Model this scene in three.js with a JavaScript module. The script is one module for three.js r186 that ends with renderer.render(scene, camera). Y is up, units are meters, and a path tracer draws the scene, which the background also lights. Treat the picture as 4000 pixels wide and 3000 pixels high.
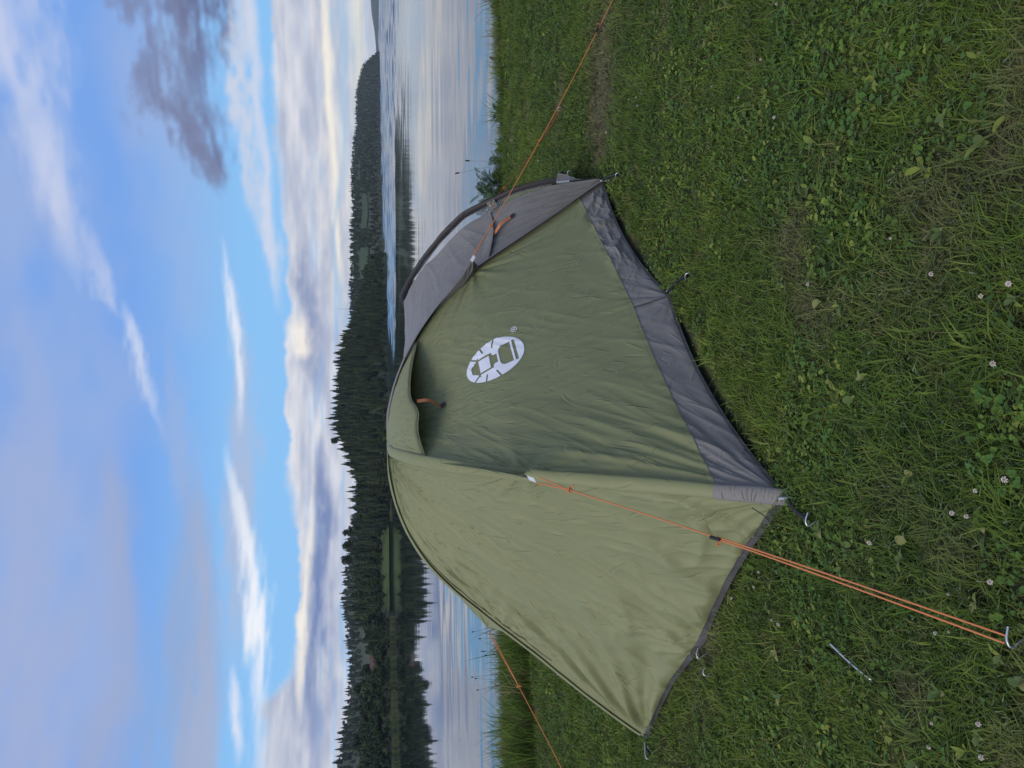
import * as THREE from 'three';
import { mergeGeometries } from 'three/addons/utils/BufferGeometryUtils.js';

// ───────────────────────── camera, sky, sun, exposure ─────────────────────────
const scene = new THREE.Scene();
const EYE = 1.55;                                  // phone held at eye height above the lawn
const WATER_Y = -2.95;                             // lake level below the lawn
const camera = new THREE.PerspectiveCamera(54.69, 4 / 3, 0.05, 9000);
camera.position.set(0, EYE, 0);
camera.up.set(1, 0, 0);                            // the phone is turned on its side: world right points up in the picture
const PITCH = Math.atan(520 / 2900);
camera.lookAt(0, EYE - Math.sin(PITCH) * 10, -Math.cos(PITCH) * 10);

const renderer = new THREE.WebGLRenderer({ antialias: true });
renderer.toneMapping = THREE.LinearToneMapping;
renderer.toneMappingExposure = 1.0;
renderer.shadowMap.enabled = true;

const sun = new THREE.DirectionalLight(new THREE.Color(1.0, 0.92, 0.79), 2.1);
sun.position.set(-17, 30, 17);
sun.target.position.set(0, 0, -5);
sun.castShadow = true;
sun.shadow.radius = 56;
sun.shadow.camera.left = -14; sun.shadow.camera.right = 14; sun.shadow.camera.top = 14; sun.shadow.camera.bottom = -14;
sun.shadow.mapSize.set(2048, 2048);
scene.add(sun, sun.target);

// ───────────────────────── random numbers and noise ─────────────────────────
function rng(seed) { let a = seed >>> 0; return () => { a = (a + 0x6D2B79F5) | 0; let t = Math.imul(a ^ (a >>> 15), 1 | a); t = (t + Math.imul(t ^ (t >>> 7), 61 | t)) ^ t; return ((t ^ (t >>> 14)) >>> 0) / 4294967296; }; }
const HT = new Float32Array(4096), PM = new Uint16Array(8192);
{ const r = rng(77); for (let i = 0; i < 4096; i++) { HT[i] = r(); PM[i] = i; } for (let i = 4095; i > 0; i--) { const j = (r() * (i + 1)) | 0, t = PM[i]; PM[i] = PM[j]; PM[j] = t; } for (let i = 0; i < 4096; i++) PM[i + 4096] = PM[i]; }
function n3(x, y, z) {
  const xi = Math.floor(x), yi = Math.floor(y), zi = Math.floor(z); let fx = x - xi, fy = y - yi, fz = z - zi;
  fx = fx * fx * (3 - 2 * fx); fy = fy * fy * (3 - 2 * fy); fz = fz * fz * (3 - 2 * fz);
  const X0 = PM[xi & 4095], X1 = PM[(xi + 1) & 4095];
  const a = PM[X0 + (yi & 4095)], b = PM[X1 + (yi & 4095)], c = PM[X0 + ((yi + 1) & 4095)], d = PM[X1 + ((yi + 1) & 4095)];
  const z0 = zi & 4095, z1 = (zi + 1) & 4095;
  const l = (p, q, t) => p + (q - p) * t;
  return l(l(l(HT[PM[a + z0]], HT[PM[b + z0]], fx), l(HT[PM[c + z0]], HT[PM[d + z0]], fx), fy), l(l(HT[PM[a + z1]], HT[PM[b + z1]], fx), l(HT[PM[c + z1]], HT[PM[d + z1]], fx), fy), fz);
}
const n2 = (x, y) => n3(x, y, 0.37);
function fbm(x, y, z, o = 4) { let s = 0, a = 0.5, m = 0; for (let i = 0; i < o; i++) { s += a * n3(x, y, z); m += a; a *= 0.5; x = x * 2.03 + 17.1; y = y * 2.03 + 5.7; z = z * 2.03 + 9.2; } return s / m; }
const clamp = (x, a = 0, b = 1) => Math.min(b, Math.max(a, x));
const sm = (a, b, x) => { const t = clamp((x - a) / (b - a)); return t * t * (3 - 2 * t); };
const lerp = (a, b, t) => a + (b - a) * t;
function pw(k, x, c) { // piecewise linear: rows k, sorted by column 0
  if (x <= k[0][0]) return k[0][c]; const n = k.length; if (x >= k[n - 1][0]) return k[n - 1][c];
  let i = 1; while (k[i][0] < x) i++; const t = (x - k[i - 1][0]) / (k[i][0] - k[i - 1][0]); return lerp(k[i - 1][c], k[i][c], t);
}
const lin = (c) => c.map((v) => { v /= 255; return v <= 0.04045 ? v / 12.92 : ((v + 0.055) / 1.055) ** 2.4; });
const R2D = 180 / Math.PI;

// ───────────────────────── sky: air and clouds ─────────────────────────
// strokes: rows of [azimuth, elevation, half width, density] in degrees, azimuth growing to the right of the view
const STROKES = [
  { c: lin([208, 214, 236]), f: [0.22, 0.55], n: 0.9, p: [[6, 19.8, 0.2, 0], [9, 20.1, 0.7, 0.35], [12.5, 20.6, 1.2, 0.75], [15.8, 21, 1.6, 0.75], [18.5, 21.8, 1.8, 0.6], [22, 22.4, 2.3, 0.75], [26, 22.9, 2.4, 0.7], [30, 23.4, 2.4, 0.6]] },
  { c: lin([205, 213, 236]), f: [0.5, 1.6], n: 1.1, p: [[4.5, 17.6, 0.2, 0], [6, 18.3, 0.5, 0.55], [8, 18.8, 0.6, 0.5], [10.5, 19.3, 0.4, 0.3], [12, 19.5, 0.2, 0]] },
  { c: lin([215, 224, 244]), f: [0.5, 2], n: 1.0, p: [[-4, 14.9, 0.2, 0], [-1, 15.8, 0.4, 0.45], [1.5, 16.5, 0.5, 0.7], [4, 17, 0.4, 0.7], [6.2, 17.4, 0.2, 0]] },
  { c: lin([168, 180, 214]), f: [0.3, 0.9], n: 1.2, p: [[-10, 13.4, 0.3, 0], [-7, 13.6, 0.8, 0.5], [-3, 13.9, 0.9, 0.45], [1, 14.3, 0.6, 0.3], [5, 14.6, 0.3, 0]] },
  { c: lin([160, 172, 205]), f: [0.12, 0.4], n: 1.2, p: [[-31, 17.2, 2.4, 0.5], [-24, 17.2, 2.2, 0.75], [-17, 17.1, 1.8, 0.7], [-12, 17.6, 1.5, 0.7], [-7, 18.2, 1.0, 0.6], [-3, 18.4, 0.3, 0]] },
  { c: lin([164, 177, 214]), f: [0.16, 0.5], n: 1.2, p: [[-31, 21.5, 2.6, 0.8], [-22, 21.5, 2.4, 0.8], [-15, 21.8, 2.2, 0.7], [-9, 22.6, 1.8, 0.6], [0, 23.5, 1.5, 0.35], [8, 24.5, 1.0, 0.1]] },
  { c: lin([150, 170, 208]), f: [0.12, 0.6], n: 1.1, p: [[-31, 13.2, 2.4, 0.75], [-22, 13.0, 2.2, 0.8], [-15, 12.9, 1.6, 0.75], [-9, 13.1, 1.0, 0.55], [-5, 13.3, 0.3, 0]] },
  { c: lin([172, 176, 200]), f: [0.2, 1.1], n: 1.1, p: [[-31, 11.6, 1.2, 0.8], [-24, 11.5, 1.1, 0.75], [-17, 11.7, 0.9, 0.65], [-10, 12.3, 0.7, 0.5], [-6, 12.6, 0.3, 0]] },
  { c: lin([176, 188, 216]), f: [0.22, 1.0], n: 1.1, p: [[-21, 9.6, 0.4, 0], [-16, 10.0, 0.9, 0.65], [-10, 9.9, 1.2, 0.85], [-4, 9.6, 1.1, 0.8], [1, 9.5, 0.9, 0.7], [5, 10, 0.5, 0.4], [9, 10.6, 0.2, 0]] },
  { c: lin([243, 246, 253]), f: [0.35, 2.2], n: 1.0, p: [[-31, 7.9, 0.3, 0], [-22, 8.0, 0.5, 0.6], [-18, 8.3, 0.75, 1], [-14.5, 8.7, 0.8, 1], [-11, 9.4, 0.55, 0.85], [-7.5, 10.3, 0.35, 0.6], [-4, 10.9, 0.15, 0]] },
  { c: lin([240, 243, 252]), f: [0.4, 2.4], n: 0.8, p: [[-4, 9.9, 0.15, 0], [0, 9.9, 0.3, 0.75], [4, 10.2, 0.38, 0.85], [8, 10.7, 0.25, 0.6], [11, 11, 0.1, 0]] },
  { c: lin([226, 232, 246]), f: [0.5, 2], n: 0.8, p: [[-26.5, 9.0, 0.15, 0], [-24, 9.4, 0.4, 0.9], [-21, 9.7, 0.35, 0.8], [-19.5, 9.9, 0.1, 0]] },
  // dark grey cloud on the right
  { c: lin([122, 130, 164]), f: [0.4, 0.8], n: 1.6, r: 3.4, p: [[13.2, 10.8, 0.2, 0], [14.3, 11.2, 0.5, 0.85], [16, 12.6, 1.5, 1.0], [18, 13.2, 1.5, 0.95], [21, 13.9, 1.6, 0.85], [24, 14.3, 1.8, 0.8], [28, 14.8, 1.9, 0.75], [31, 15, 1.9, 0.75]] },
  { c: lin([106, 114, 150]), f: [0.4, 1], n: 1.6, r: 3.2, p: [[13.5, 10.6, 0.15, 0], [16, 11.4, 0.5, 0.8], [20, 11.5, 0.6, 0.6], [23, 11.6, 1.3, 0.9], [26, 11.4, 1.7, 1], [31, 11.5, 1.7, 0.95]] },
  { c: lin([118, 126, 160]), f: [0.35, 1.1], n: 1.5, r: 3, p: [[15, 12, 0.2, 0], [18, 12.4, 0.8, 0.6], [22, 12.6, 0.9, 0.65], [26, 12.8, 0.9, 0.7], [31, 12.9, 0.9, 0.7]] },
  { c: lin([214, 216, 228]), f: [0.6, 1.3], n: 1.3, p: [[9, 8.0, 0.2, 0], [13, 8.5, 0.5, 0.55], [17, 9.1, 0.8, 0.75], [21, 9.4, 0.9, 0.8], [25, 8.9, 0.8, 0.65], [31, 8.6, 0.8, 0.6]] },
  { c: lin([222, 222, 234]), f: [0.4, 1.5], n: 1.0, p: [[5, 7.2, 0.2, 0], [8.5, 7.5, 0.5, 0.7], [12, 7.9, 0.5, 0.75], [17, 8.1, 0.4, 0.7], [23, 8.3, 0.4, 0.6], [31, 8.2, 0.3, 0.5]] },
];
const LOWTOP = [[-31, 7.6], [-26.3, 7.8], [-22.5, 7.9], [-20.6, 6.2], [-18.4, 5.6], [-12.2, 5.6], [-7.6, 6.4], [-1.9, 6.8], [5.7, 6.5], [9.4, 6.6], [13.1, 6.9], [18.3, 7.2], [24, 7.0], [31, 7.1]];
const LOW = [ // patches inside the low deck
  { c: lin([118, 138, 184]), f: [0.3, 1.2], n: 1.0, p: [[-28, 4.2, 0.8, 0.5], [-22, 4.4, 1.2, 0.8], [-17, 4.5, 0.9, 1], [-12, 4.2, 0.75, 1], [-8, 4.1, 0.6, 0.95], [-4.5, 4.2, 0.25, 0.6], [-3, 4.2, 0.1, 0]] },
  { c: lin([130, 146, 186]), f: [0.4, 1.1], n: 1.2, p: [[-2, 4.4, 0.2, 0], [1, 4.9, 0.7, 0.75], [4, 5.0, 0.8, 0.8], [7, 5.3, 0.7, 0.8], [10, 5.5, 0.5, 0.6], [14, 5.4, 0.2, 0]] },
  { c: lin([252, 244, 232]), f: [0.6, 1.6], n: 0.8, p: [[1.6, 5.4, 0.2, 0], [2.4, 5.6, 0.7, 0.85], [4, 5.7, 0.75, 0.8], [5.4, 5.7, 0.3, 0]] },
  { c: lin([253, 246, 234]), f: [0.4, 3], n: 0.9, p: [[-24, 5.2, 0.1, 0], [-21, 5.4, 0.35, 0.9], [-16, 5.3, 0.3, 0.9], [-11, 4.9, 0.2, 0.7], [-7, 4.8, 0.15, 0.5], [-3, 5.0, 0.1, 0]] },
  { c: lin([252, 245, 230]), f: [0.4, 3], n: 0.7, p: [[4, 2.6, 0.1, 0], [10, 3.0, 0.25, 0.85], [16, 3.2, 0.25, 0.95], [22, 3.5, 0.25, 0.95], [31, 3.7, 0.25, 0.9]] },
  { c: lin([166, 196, 224]), f: [0.3, 3], n: 0.8, p: [[2, 2.3, 0.1, 0], [7, 2.9, 0.25, 0.7], [11, 3.4, 0.2, 0.7], [16, 2.4, 0.35, 0.6], [22, 2.4, 0.6, 0.8], [31, 2.5, 0.7, 0.8]] },
  { c: lin([236, 238, 214]), f: [0.3, 4], n: 0.5, p: [[14, 1.2, 0.1, 0], [20, 1.35, 0.2, 0.8], [31, 1.4, 0.25, 0.9]] },
];
function makeSky() {
  const W = 3072, H = 1536, data = new Float32Array(W * H * 4);
  const stroke = (s, la, az, el, X, Z) => {
    const p = s.p; if (la < p[0][0] || la > p[p.length - 1][0]) return 0;
    let i = 1; while (p[i][0] < la) i++; const t = (la - p[i - 1][0]) / (p[i][0] - p[i - 1][0]);
    const e0 = lerp(p[i - 1][1], p[i][1], t), w = lerp(p[i - 1][2], p[i][2], t), d = lerp(p[i - 1][3], p[i][3], t);
    const dd = (el - e0) / w; if (dd > 2.4 || dd < -2.4) return 0;
    const fa = s.f[0] * 57.3, fe = s.f[1];
    const a = fbm(X * fa, el * fe, Z * fa, 5), b = fbm(X * fa * 2.2 + 40, el * fe * 2.4 + 3, Z * fa * 2.2, 4);
    const q = Math.abs(dd + (a - 0.5) * 2.2 * s.n);
    const c = fbm(X * fa * 0.9 + 71, el * fe * 4.5 + 1.5 * a, Z * fa * 0.9, 4);
    return d * sm(1.7, 0.05, q + (b - 0.5) * (s.r ?? 1.6)) * sm(0.12, 0.62, b * 0.55 + c * 0.45 + (1 - Math.min(1, q)) * 0.14);
  };
  const zen = lin([106, 148, 222]), mid = lin([120, 166, 234]), hor = lin([140, 196, 246]), rim = lin([214, 222, 230]);
  const out = [0, 0, 0];
  const over = (c, k) => { k = clamp(k); for (let j = 0; j < 3; j++) out[j] += (c[j] - out[j]) * k; };
  const grey = lin([176, 184, 206]), white = lin([228, 228, 234]), cream = lin([244, 238, 228]), veil = lin([172, 184, 216]);
  for (let y = 0; y < H; y++) {
    const el = ((y + 0.5) / H - 0.5) * 180;
    for (let x = 0; x < W; x++) {
      const o = (y * W + x) * 4; data[o + 3] = 1;
      if (el < 0) { data[o] = 0.28; data[o + 1] = 0.32; data[o + 2] = 0.4; continue; }
      const u = (x + 0.5) / W, phi = (u - 0.5) * 2 * Math.PI;      // phi = atan2(z, x)
      let az = phi * R2D + 90; if (az > 180) az -= 360;            // 0 towards -z, growing to +x
      const k = Math.round(az / 60), la0 = az - 60 * k, la = k % 2 ? -la0 : la0;
      const X = Math.cos(phi), Z = Math.sin(phi);
      const t1 = sm(8, 18, el), t2 = sm(16, 60, el);
      for (let j = 0; j < 3; j++) out[j] = lerp(lerp(hor[j], mid[j], t1), zen[j], t2);
      if (el > 9) { // thin veil over the whole dome, and drifting banks high up
        const v = fbm(X * 4, el * 0.16, Z * 4, 4); over(veil, sm(0.4, 0.72, v) * 0.5 * sm(9, 15, el));
        if (el > 24) { const r = 1 / Math.tan(el / R2D), b = fbm(X * r * 3 + 8, 2.2, Z * r * 3, 5); over(veil, sm(0.3, 0.6, b) * 0.9 * sm(24, 32, el)); over(white, sm(0.45, 0.75, b) * 0.75 * sm(24, 32, el)); }
      }
      if (el < 26) for (const s of STROKES) { const m = stroke(s, la, az, el, X, Z); if (m > 0) over(s.c, m); }
      if (el < 10.5) { // low deck
        const edge = pw(LOWTOP, la, 1) + (fbm(X * 30, 4.4, Z * 30, 4) - 0.5) * 0.9 + (fbm(X * 90, el * 0.8, Z * 90, 3) - 0.5) * 0.5;
        const soft = 0.1 + 0.7 * sm(0.35, 0.65, fbm(X * 7, 1.2, Z * 7, 3)), cov = sm(edge + 0.1 + soft * 0.5, edge - soft, el);
        if (cov > 0) {
          const s1 = fbm(X * 16, el * 1.5 + 4, Z * 16, 5), s2 = fbm(X * 34 + 9, el * 3.2, Z * 34, 5), s3 = fbm(X * 12, el * 6, Z * 12 + 5, 3);
          const b = clamp(sm(0.3, 0.74, s1 * 0.5 + s2 * 0.3 + s3 * 0.2) + sm(0.5, 0, Math.abs(edge - el)) * 0.25);
          const col = [0, 0, 0], wc = sm(-8, 16, la) * sm(5.5, 2.5, el) * 0.8;
          for (let j = 0; j < 3; j++) col[j] = lerp(grey[j], lerp(white[j], cream[j], wc), b);
          const gap = sm(0.6, 0.72, s3) * sm(5.8, 4.5, el) * 0.6;
          for (let j = 0; j < 3; j++) col[j] = lerp(col[j], hor[j] * 0.96, gap);
          over(col, cov * 0.97);
          for (const s of LOW) { const m = stroke(s, la, az, el, X, Z); if (m > 0) over(s.c, m * cov); }
        }
        over(rim, sm(1.8, 0, el) * 0.45);
      }
      data[o] = out[0]; data[o + 1] = out[1]; data[o + 2] = out[2];
    }
  }
  const t = new THREE.DataTexture(data, W, H, THREE.RGBAFormat, THREE.FloatType);
  t.mapping = THREE.EquirectangularReflectionMapping; t.magFilter = THREE.LinearFilter; t.minFilter = THREE.LinearFilter; t.needsUpdate = true;
  return t;
}
const sky = makeSky();
scene.background = sky; scene.environment = sky;
scene.fog = new THREE.FogExp2(new THREE.Color(0.62, 0.74, 0.92), 0.00007);

// ───────────────────────── helpers ─────────────────────────
const used = new Map();
function numbered(name) { const k = used.get(name) ?? 0; used.set(name, k + 1); return k ? `${name}_${String(k).padStart(3, '0')}` : name; }
function std(rgb, rough = 0.8, more = {}) { const m = new THREE.MeshPhysicalMaterial({ roughness: rough, side: THREE.DoubleSide, ...more }); m.color.setRGB(...rgb); return m; }
function mesh(name, geo, mat, parent) { const m = new THREE.Mesh(geo, mat); m.name = parent === scene ? numbered(name) : name; m.castShadow = m.receiveShadow = true; parent.add(m); return m; }
function thing(name, label, category, pos = [0, 0, 0], group) { const g = new THREE.Group(); g.name = numbered(name); g.position.set(...pos); g.userData = { label, category }; if (group) g.userData.group = group; scene.add(g); return g; }
function tag(o, label, category, group) { o.userData.label = label; o.userData.category = category; if (group) o.userData.group = group; return o; }
function structure(name, geo, mat) { const m = mesh(name, geo, mat, scene); m.userData.kind = 'structure'; return m; }
function geo(pos, idx, uv, normals = true) { const g = new THREE.BufferGeometry(); g.setAttribute('position', new THREE.Float32BufferAttribute(pos, 3)); if (uv) g.setAttribute('uv', new THREE.Float32BufferAttribute(uv, 2)); if (idx) g.setIndex(idx); if (normals) g.computeVertexNormals(); return g; }
function sheet(nu, nv, fn, uvfn) { // fn(u, v) -> [x, y, z]
  const p = [], t = [], idx = [];
  for (let j = 0; j <= nv; j++) for (let i = 0; i <= nu; i++) { const u = i / nu, v = j / nv; p.push(...fn(u, v)); const q = uvfn ? uvfn(u, v) : [u, v]; t.push(q[0], q[1]); }
  for (let j = 0; j < nv; j++) for (let i = 0; i < nu; i++) { const a = j * (nu + 1) + i, b = a + 1, c = a + nu + 1, d = c + 1; idx.push(a, b, d, a, d, c); }
  return geo(p, idx, t);
}
function tube(pts, r, seg = 24, sides = 6, taper) {
  const c = new THREE.CatmullRomCurve3(pts.map((p) => new THREE.Vector3(...p)), false, 'centripetal');
  const g = new THREE.TubeGeometry(c, seg, r, sides, false);
  if (taper) { const P = g.attributes.position, v = new THREE.Vector3(), q = new THREE.Vector3(); for (let i = 0; i <= seg; i++) { c.getPointAt(i / seg, q); for (let j = 0; j <= sides; j++) { const k = i * (sides + 1) + j; v.fromBufferAttribute(P, k).sub(q).multiplyScalar(taper(i / seg)).add(q); P.setXYZ(k, v.x, v.y, v.z); } } }
  return g;
}
function dataTex(w, h, fn, srgb = false) { const d = new Uint8Array(w * h * 4); for (let y = 0; y < h; y++) for (let x = 0; x < w; x++) { const c = fn(x / w, y / h, x, y), o = (y * w + x) * 4; d[o] = clamp(c[0]) * 255; d[o + 1] = clamp(c[1]) * 255; d[o + 2] = clamp(c[2]) * 255; d[o + 3] = 255; } const t = new THREE.DataTexture(d, w, h); t.wrapS = t.wrapT = THREE.RepeatWrapping; t.magFilter = THREE.LinearFilter; t.minFilter = THREE.LinearMipmapLinearFilter; t.generateMipmaps = true; if (srgb) t.colorSpace = THREE.SRGBColorSpace; t.needsUpdate = true; return t; }
const V = (x, y, z) => new THREE.Vector3(x, y, z);

// ───────────────────────── lawn and bank ─────────────────────────
const lawnEdge = (x) => 9.0 + 0.15 * x - 0.004 * x * x + (n2(x * 0.5 + 40, 3) - 0.5) * 0.7 + (n2(x * 1.7, 9) - 0.5) * 0.3;   // distance at which the lawn breaks off to the bank
const tentHit = [];                                                                                     // filled below: the tent's footprint
function groundY(x, d) { // lawn height at x and distance d in front of the camera
  const e = lawnEdge(x), u = (n2(x * 0.45 + 7, d * 0.45) - 0.5) * 0.05 + (n2(x * 1.6, d * 1.6 + 3) - 0.5) * 0.03;
  if (d < e - 0.3) return u; const k = d - (e - 0.3); return u - Math.min(4.6, k * k * 0.55 / (1 + 0.45 * k));
}
const soilTex = dataTex(512, 512, (u, v) => { const a = fbm(u * 14, v * 14, 1, 4), b = fbm(u * 70, v * 70, 5, 3), c = fbm(u * 6, v * 6, 8, 3); const k = sm(0.35, 0.7, a); const dry = sm(0.55, 0.75, c); return [lerp(0.16, 0.24, k) + dry * 0.1 + (b - 0.5) * 0.12, lerp(0.18, 0.26, k) + dry * 0.06 + (b - 0.5) * 0.12, lerp(0.09, 0.12, k) + dry * 0.05 + (b - 0.5) * 0.07]; }, true);
soilTex.wrapS = soilTex.wrapT = THREE.MirroredRepeatWrapping;
const soilMat = std([1, 1, 1], 0.95, { map: soilTex });
{
  const xs = [], ds = [];
  for (let x = -90; x <= 90;) { xs.push(x); x += Math.abs(x + 0.01) < 8 ? 0.2 : 2.5; }
  for (let d = -60; d <= 18;) { ds.push(d); d += d < 0 ? 4 : 0.16; }
  const p = [], t = [], idx = [];
  for (const d of ds) for (const x of xs) { p.push(x, groundY(x, d), -d); t.push(x / 2.2, d / 2.2); }
  const n = xs.length; for (let j = 0; j < ds.length - 1; j++) for (let i = 0; i < n - 1; i++) { const a = j * n + i; idx.push(a, a + 1, a + n + 1, a, a + n + 1, a + n); }
  structure('lawn', geo(p, idx, t), soilMat);
}

// ───────────────────────── lake ─────────────────────────
// how strongly the wind ruffles the water at (x, d): calm lanes mirror the trees, ruffled lanes the sky
function ruffle(x, d) {
  const tx = x / d, w = (fbm(tx * 6 + 3, Math.log(d) * 2.2, 4, 3) - 0.5);
  const right = sm(-0.12, 0.12, tx + w * 0.2);
  const ld = Math.log(d) + w * 0.35;
  const near = 1 - sm(Math.log(50), Math.log(66), ld + right * -0.4);               // rippled water nearest the bank
  const farR = right * sm(Math.log(185), Math.log(225), ld);                          // breeze in front of the far hill
  const fade = sm(0.2, 0.42, tx + w * 0.15);                                          // open water to the right
  const shore = (1 - right) * sm(Math.log(205), Math.log(240), ld) * 0.25;
  const streak = sm(0.62, 0.72, fbm(tx * 3, Math.log(d) * 16, 2, 3)) * 0.28;
  return clamp(Math.max(near * 0.9, farR, fade * 0.75, shore, streak) + 0.05);
}
{
  const p = [], t = [], idx = [], cols = 300; let rows = 0;
  const wave = (x, d, l, sx) => n3(x / (l * sx), d / l, l * 3.1) - 0.5;
  for (let d = 11; d < 6000;) {
    const half = Math.max(60, d * 1.15);
    for (let i = 0; i <= cols; i++) {
      const e = (i / cols - 0.5) * 2, x = e * Math.abs(e) ** 0.15 * half, r = ruffle(x, d);
      let h = 0;
      for (const [l, a, sx] of [[0.55, 0.011, 2], [1.1, 0.024, 2.2], [2.3, 0.022, 3], [5.5, 0.024, 4]]) { const seen = sm(0.016, 0.03, l / d); if (seen > 0) h += wave(x + d * 0.25, d - x * 0.12, l, sx) * a * seen; }
      const L = Math.log(d); h += (n3(x / d * 24, L * 34, 5.5) + 0.5 * n3(x / d * 50, L * 60, 8.5) - 0.75) * d * 0.0046 * sm(90, 220, d) * r;
      p.push(x, WATER_Y + h * (0.06 + r), -d); t.push(x / 3000 + 0.5, d / 3000);
    }
    d *= 1.0058; rows++;
  }
  for (let j = 0; j < rows - 1; j++) for (let i = 0; i < cols; i++) { const a = j * (cols + 1) + i; idx.push(a, a + 1, a + cols + 2, a, a + cols + 2, a + cols + 1); }
  const rt = dataTex(1024, 2048, (u, v) => { const r = ruffle((u - 0.5) * 3000, Math.max(8, v * 3000)); const far = sm(60, 200, v * 3000); return [0, 0.03 + r * lerp(0.03, 0.12, far), 0]; });
  rt.wrapS = rt.wrapT = THREE.ClampToEdgeWrapping;
  structure('lake_water', geo(p, idx, t), std([0.012, 0.02, 0.018], 1, { roughnessMap: rt, ior: 1.333, metalness: 0 }));
}

// ───────────────────────── far shores ─────────────────────────
// rows: bearing (x over distance), distance of the shore, distance of the ridge, height of the skyline above the water
const HILLS = {
  peninsula: [[0.0168, 540, 860, 39.6], [0.0839, 540, 860, 39.6], [0.1206, 560, 880, 41], [0.1661, 600, 920, 42.3], [0.2119, 710, 1000, 45], [0.2228, 740, 1020, 42.7], [0.2706, 900, 1200, 51.9], [0.2929, 1000, 1300, 54.5], [0.3187, 1150, 1450, 57], [0.3381, 1250, 1550, 55], [0.3796, 1500, 1750, 61.5], [0.3977, 1600, 1800, 57.7], [0.4111, 1700, 1850, 54.3], [0.4229, 1750, 1880, 47], [0.4331, 1800, 1900, 29.2], [0.441, 1850, 1900, 9.6]],
  headland: [[-0.1888, 274, 325, 16.6], [-0.1651, 278, 330, 17.4], [-0.1383, 282, 335, 16.5], [-0.1125, 286, 350, 20.2], [-0.0905, 290, 365, 23], [-0.0722, 295, 375, 26.6], [-0.052, 300, 385, 28.8], [-0.0175, 312, 405, 29.7], [0.0017, 325, 420, 29.8], [0.0289, 350, 440, 30.7], [0.0565, 380, 465, 30.5], [0.071, 395, 480, 27.9], [0.0839, 405, 490, 24], [0.1012, 420, 500, 21.1], [0.1209, 440, 515, 19.6], [0.1385, 460, 520, 18], [0.1555, 472, 515, 16.8], [0.1675, 478, 500, 13.7], [0.1746, 482, 492, 8.1]],
  near_shore: [[-0.95, 178, 228, 14.4], [-0.7746, 180, 230, 14.4], [-0.6062, 190, 235, 14.6], [-0.5054, 198, 240, 14.3], [-0.4718, 207, 248, 14.4], [-0.4381, 216, 255, 14.5], [-0.3998, 227, 262, 14.6], [-0.3715, 234, 272, 11.9], [-0.3492, 240, 275, 12], [-0.3307, 246, 280, 13.3], [-0.3009, 255, 300, 16.4], [-0.2662, 262, 318, 17.4], [-0.2359, 266, 325, 17.2], [-0.182, 274, 330, 17.2], [-0.1518, 279, 318, 15.9]],
  back_hill: [[-0.95, 500, 650, 47], [-0.6369, 500, 650, 49.5], [-0.5034, 520, 680, 47.2], [-0.4857, 540, 700, 45.2], [-0.4657, 560, 720, 45.2], [-0.4442, 600, 760, 44], [-0.4173, 650, 820, 43.3], [-0.3845, 700, 880, 43.3], [-0.3481, 700, 900, 44.8], [-0.3204, 700, 900, 47.1], [-0.2821, 700, 900, 51.3], [-0.2657, 700, 900, 49.8], [-0.2365, 700, 900, 48], [-0.2087, 700, 900, 44.8], [-0.1753, 700, 900, 39.7]],
  distant_ridge: [[0.4206, 3300, 4200, 18.5], [0.4477, 3300, 4200, 21.3], [0.4679, 3300, 4200, 29.7], [0.4879, 3300, 4200, 43.7], [0.5081, 3300, 4200, 50.7], [0.7113, 3300, 4200, 53.5], [1.1, 3300, 4200, 60.5]],
};
const TREE_H = { peninsula: 7, headland: 6.6, near_shore: 7, back_hill: 8, distant_ridge: 0 };
function hillY(name, tx, t) { // height above the water, t from 0 at the shore to 1 on the ridge
  const k = HILLS[name], top = Math.max(0.8, pw(k, tx, 3) - TREE_H[name] * 0.95);
  const f = t <= 1 ? 0.75 * t + 0.25 * Math.sqrt(t) : 1 - (t - 1) * 0.8;
  return top * f + (n2(tx * 160, t * 6 + 4) - 0.5) * 0.6 * Math.min(1, t * 4);
}
const hillMat = std([0.03, 0.042, 0.018], 0.95);
const ridgeMat = std([0.03, 0.042, 0.022], 0.95);
const hillPoint = (name, tx, t) => { const k = HILLS[name], d = lerp(pw(k, tx, 1), pw(k, tx, 2), t); return [tx * d, WATER_Y + hillY(name, tx, t), -d]; };
for (const name of Object.keys(HILLS)) {
  const k = HILLS[name], a = k[0][0], b = k[k.length - 1][0];
  const g = sheet(150, 18, (u, v) => { const tx = lerp(a, b, u), t = v * 1.7 - 0.02, q = hillPoint(name, tx, Math.max(0, t)); if (t < 0) q[1] = WATER_Y - 1.5; return q; });
  structure(name === 'distant_ridge' ? 'distant_hills' : 'hill', g, name === 'distant_ridge' ? ridgeMat : hillMat);
}
// meadows and pastures: sheets on the slopes
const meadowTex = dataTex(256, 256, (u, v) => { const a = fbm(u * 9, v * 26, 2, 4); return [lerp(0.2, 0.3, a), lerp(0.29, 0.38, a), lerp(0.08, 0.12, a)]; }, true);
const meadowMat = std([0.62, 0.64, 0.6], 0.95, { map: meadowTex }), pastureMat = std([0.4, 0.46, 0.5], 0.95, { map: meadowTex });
function patch(name, hill, tx0, tx1, lo, hi, m, lift) { structure(name, sheet(40, 10, (u, v) => { const tx = lerp(tx0, tx1, u), e = Math.min(1, Math.min(u, 1 - u) * 9) ** 0.5 * (0.55 + 0.9 * n2(u * 14 + lift, 5)); const q = hillPoint(hill, tx, lerp(lo(u), lerp(lo(u), hi(u), e), v)); q[1] += lift; return q; }, (u, v) => [u * 6, v * 2]), m); }
patch('meadow', 'near_shore', -0.304, -0.186, () => 0.035, (u) => 0.19 + 0.06 * u, meadowMat, 0.12);
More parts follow.
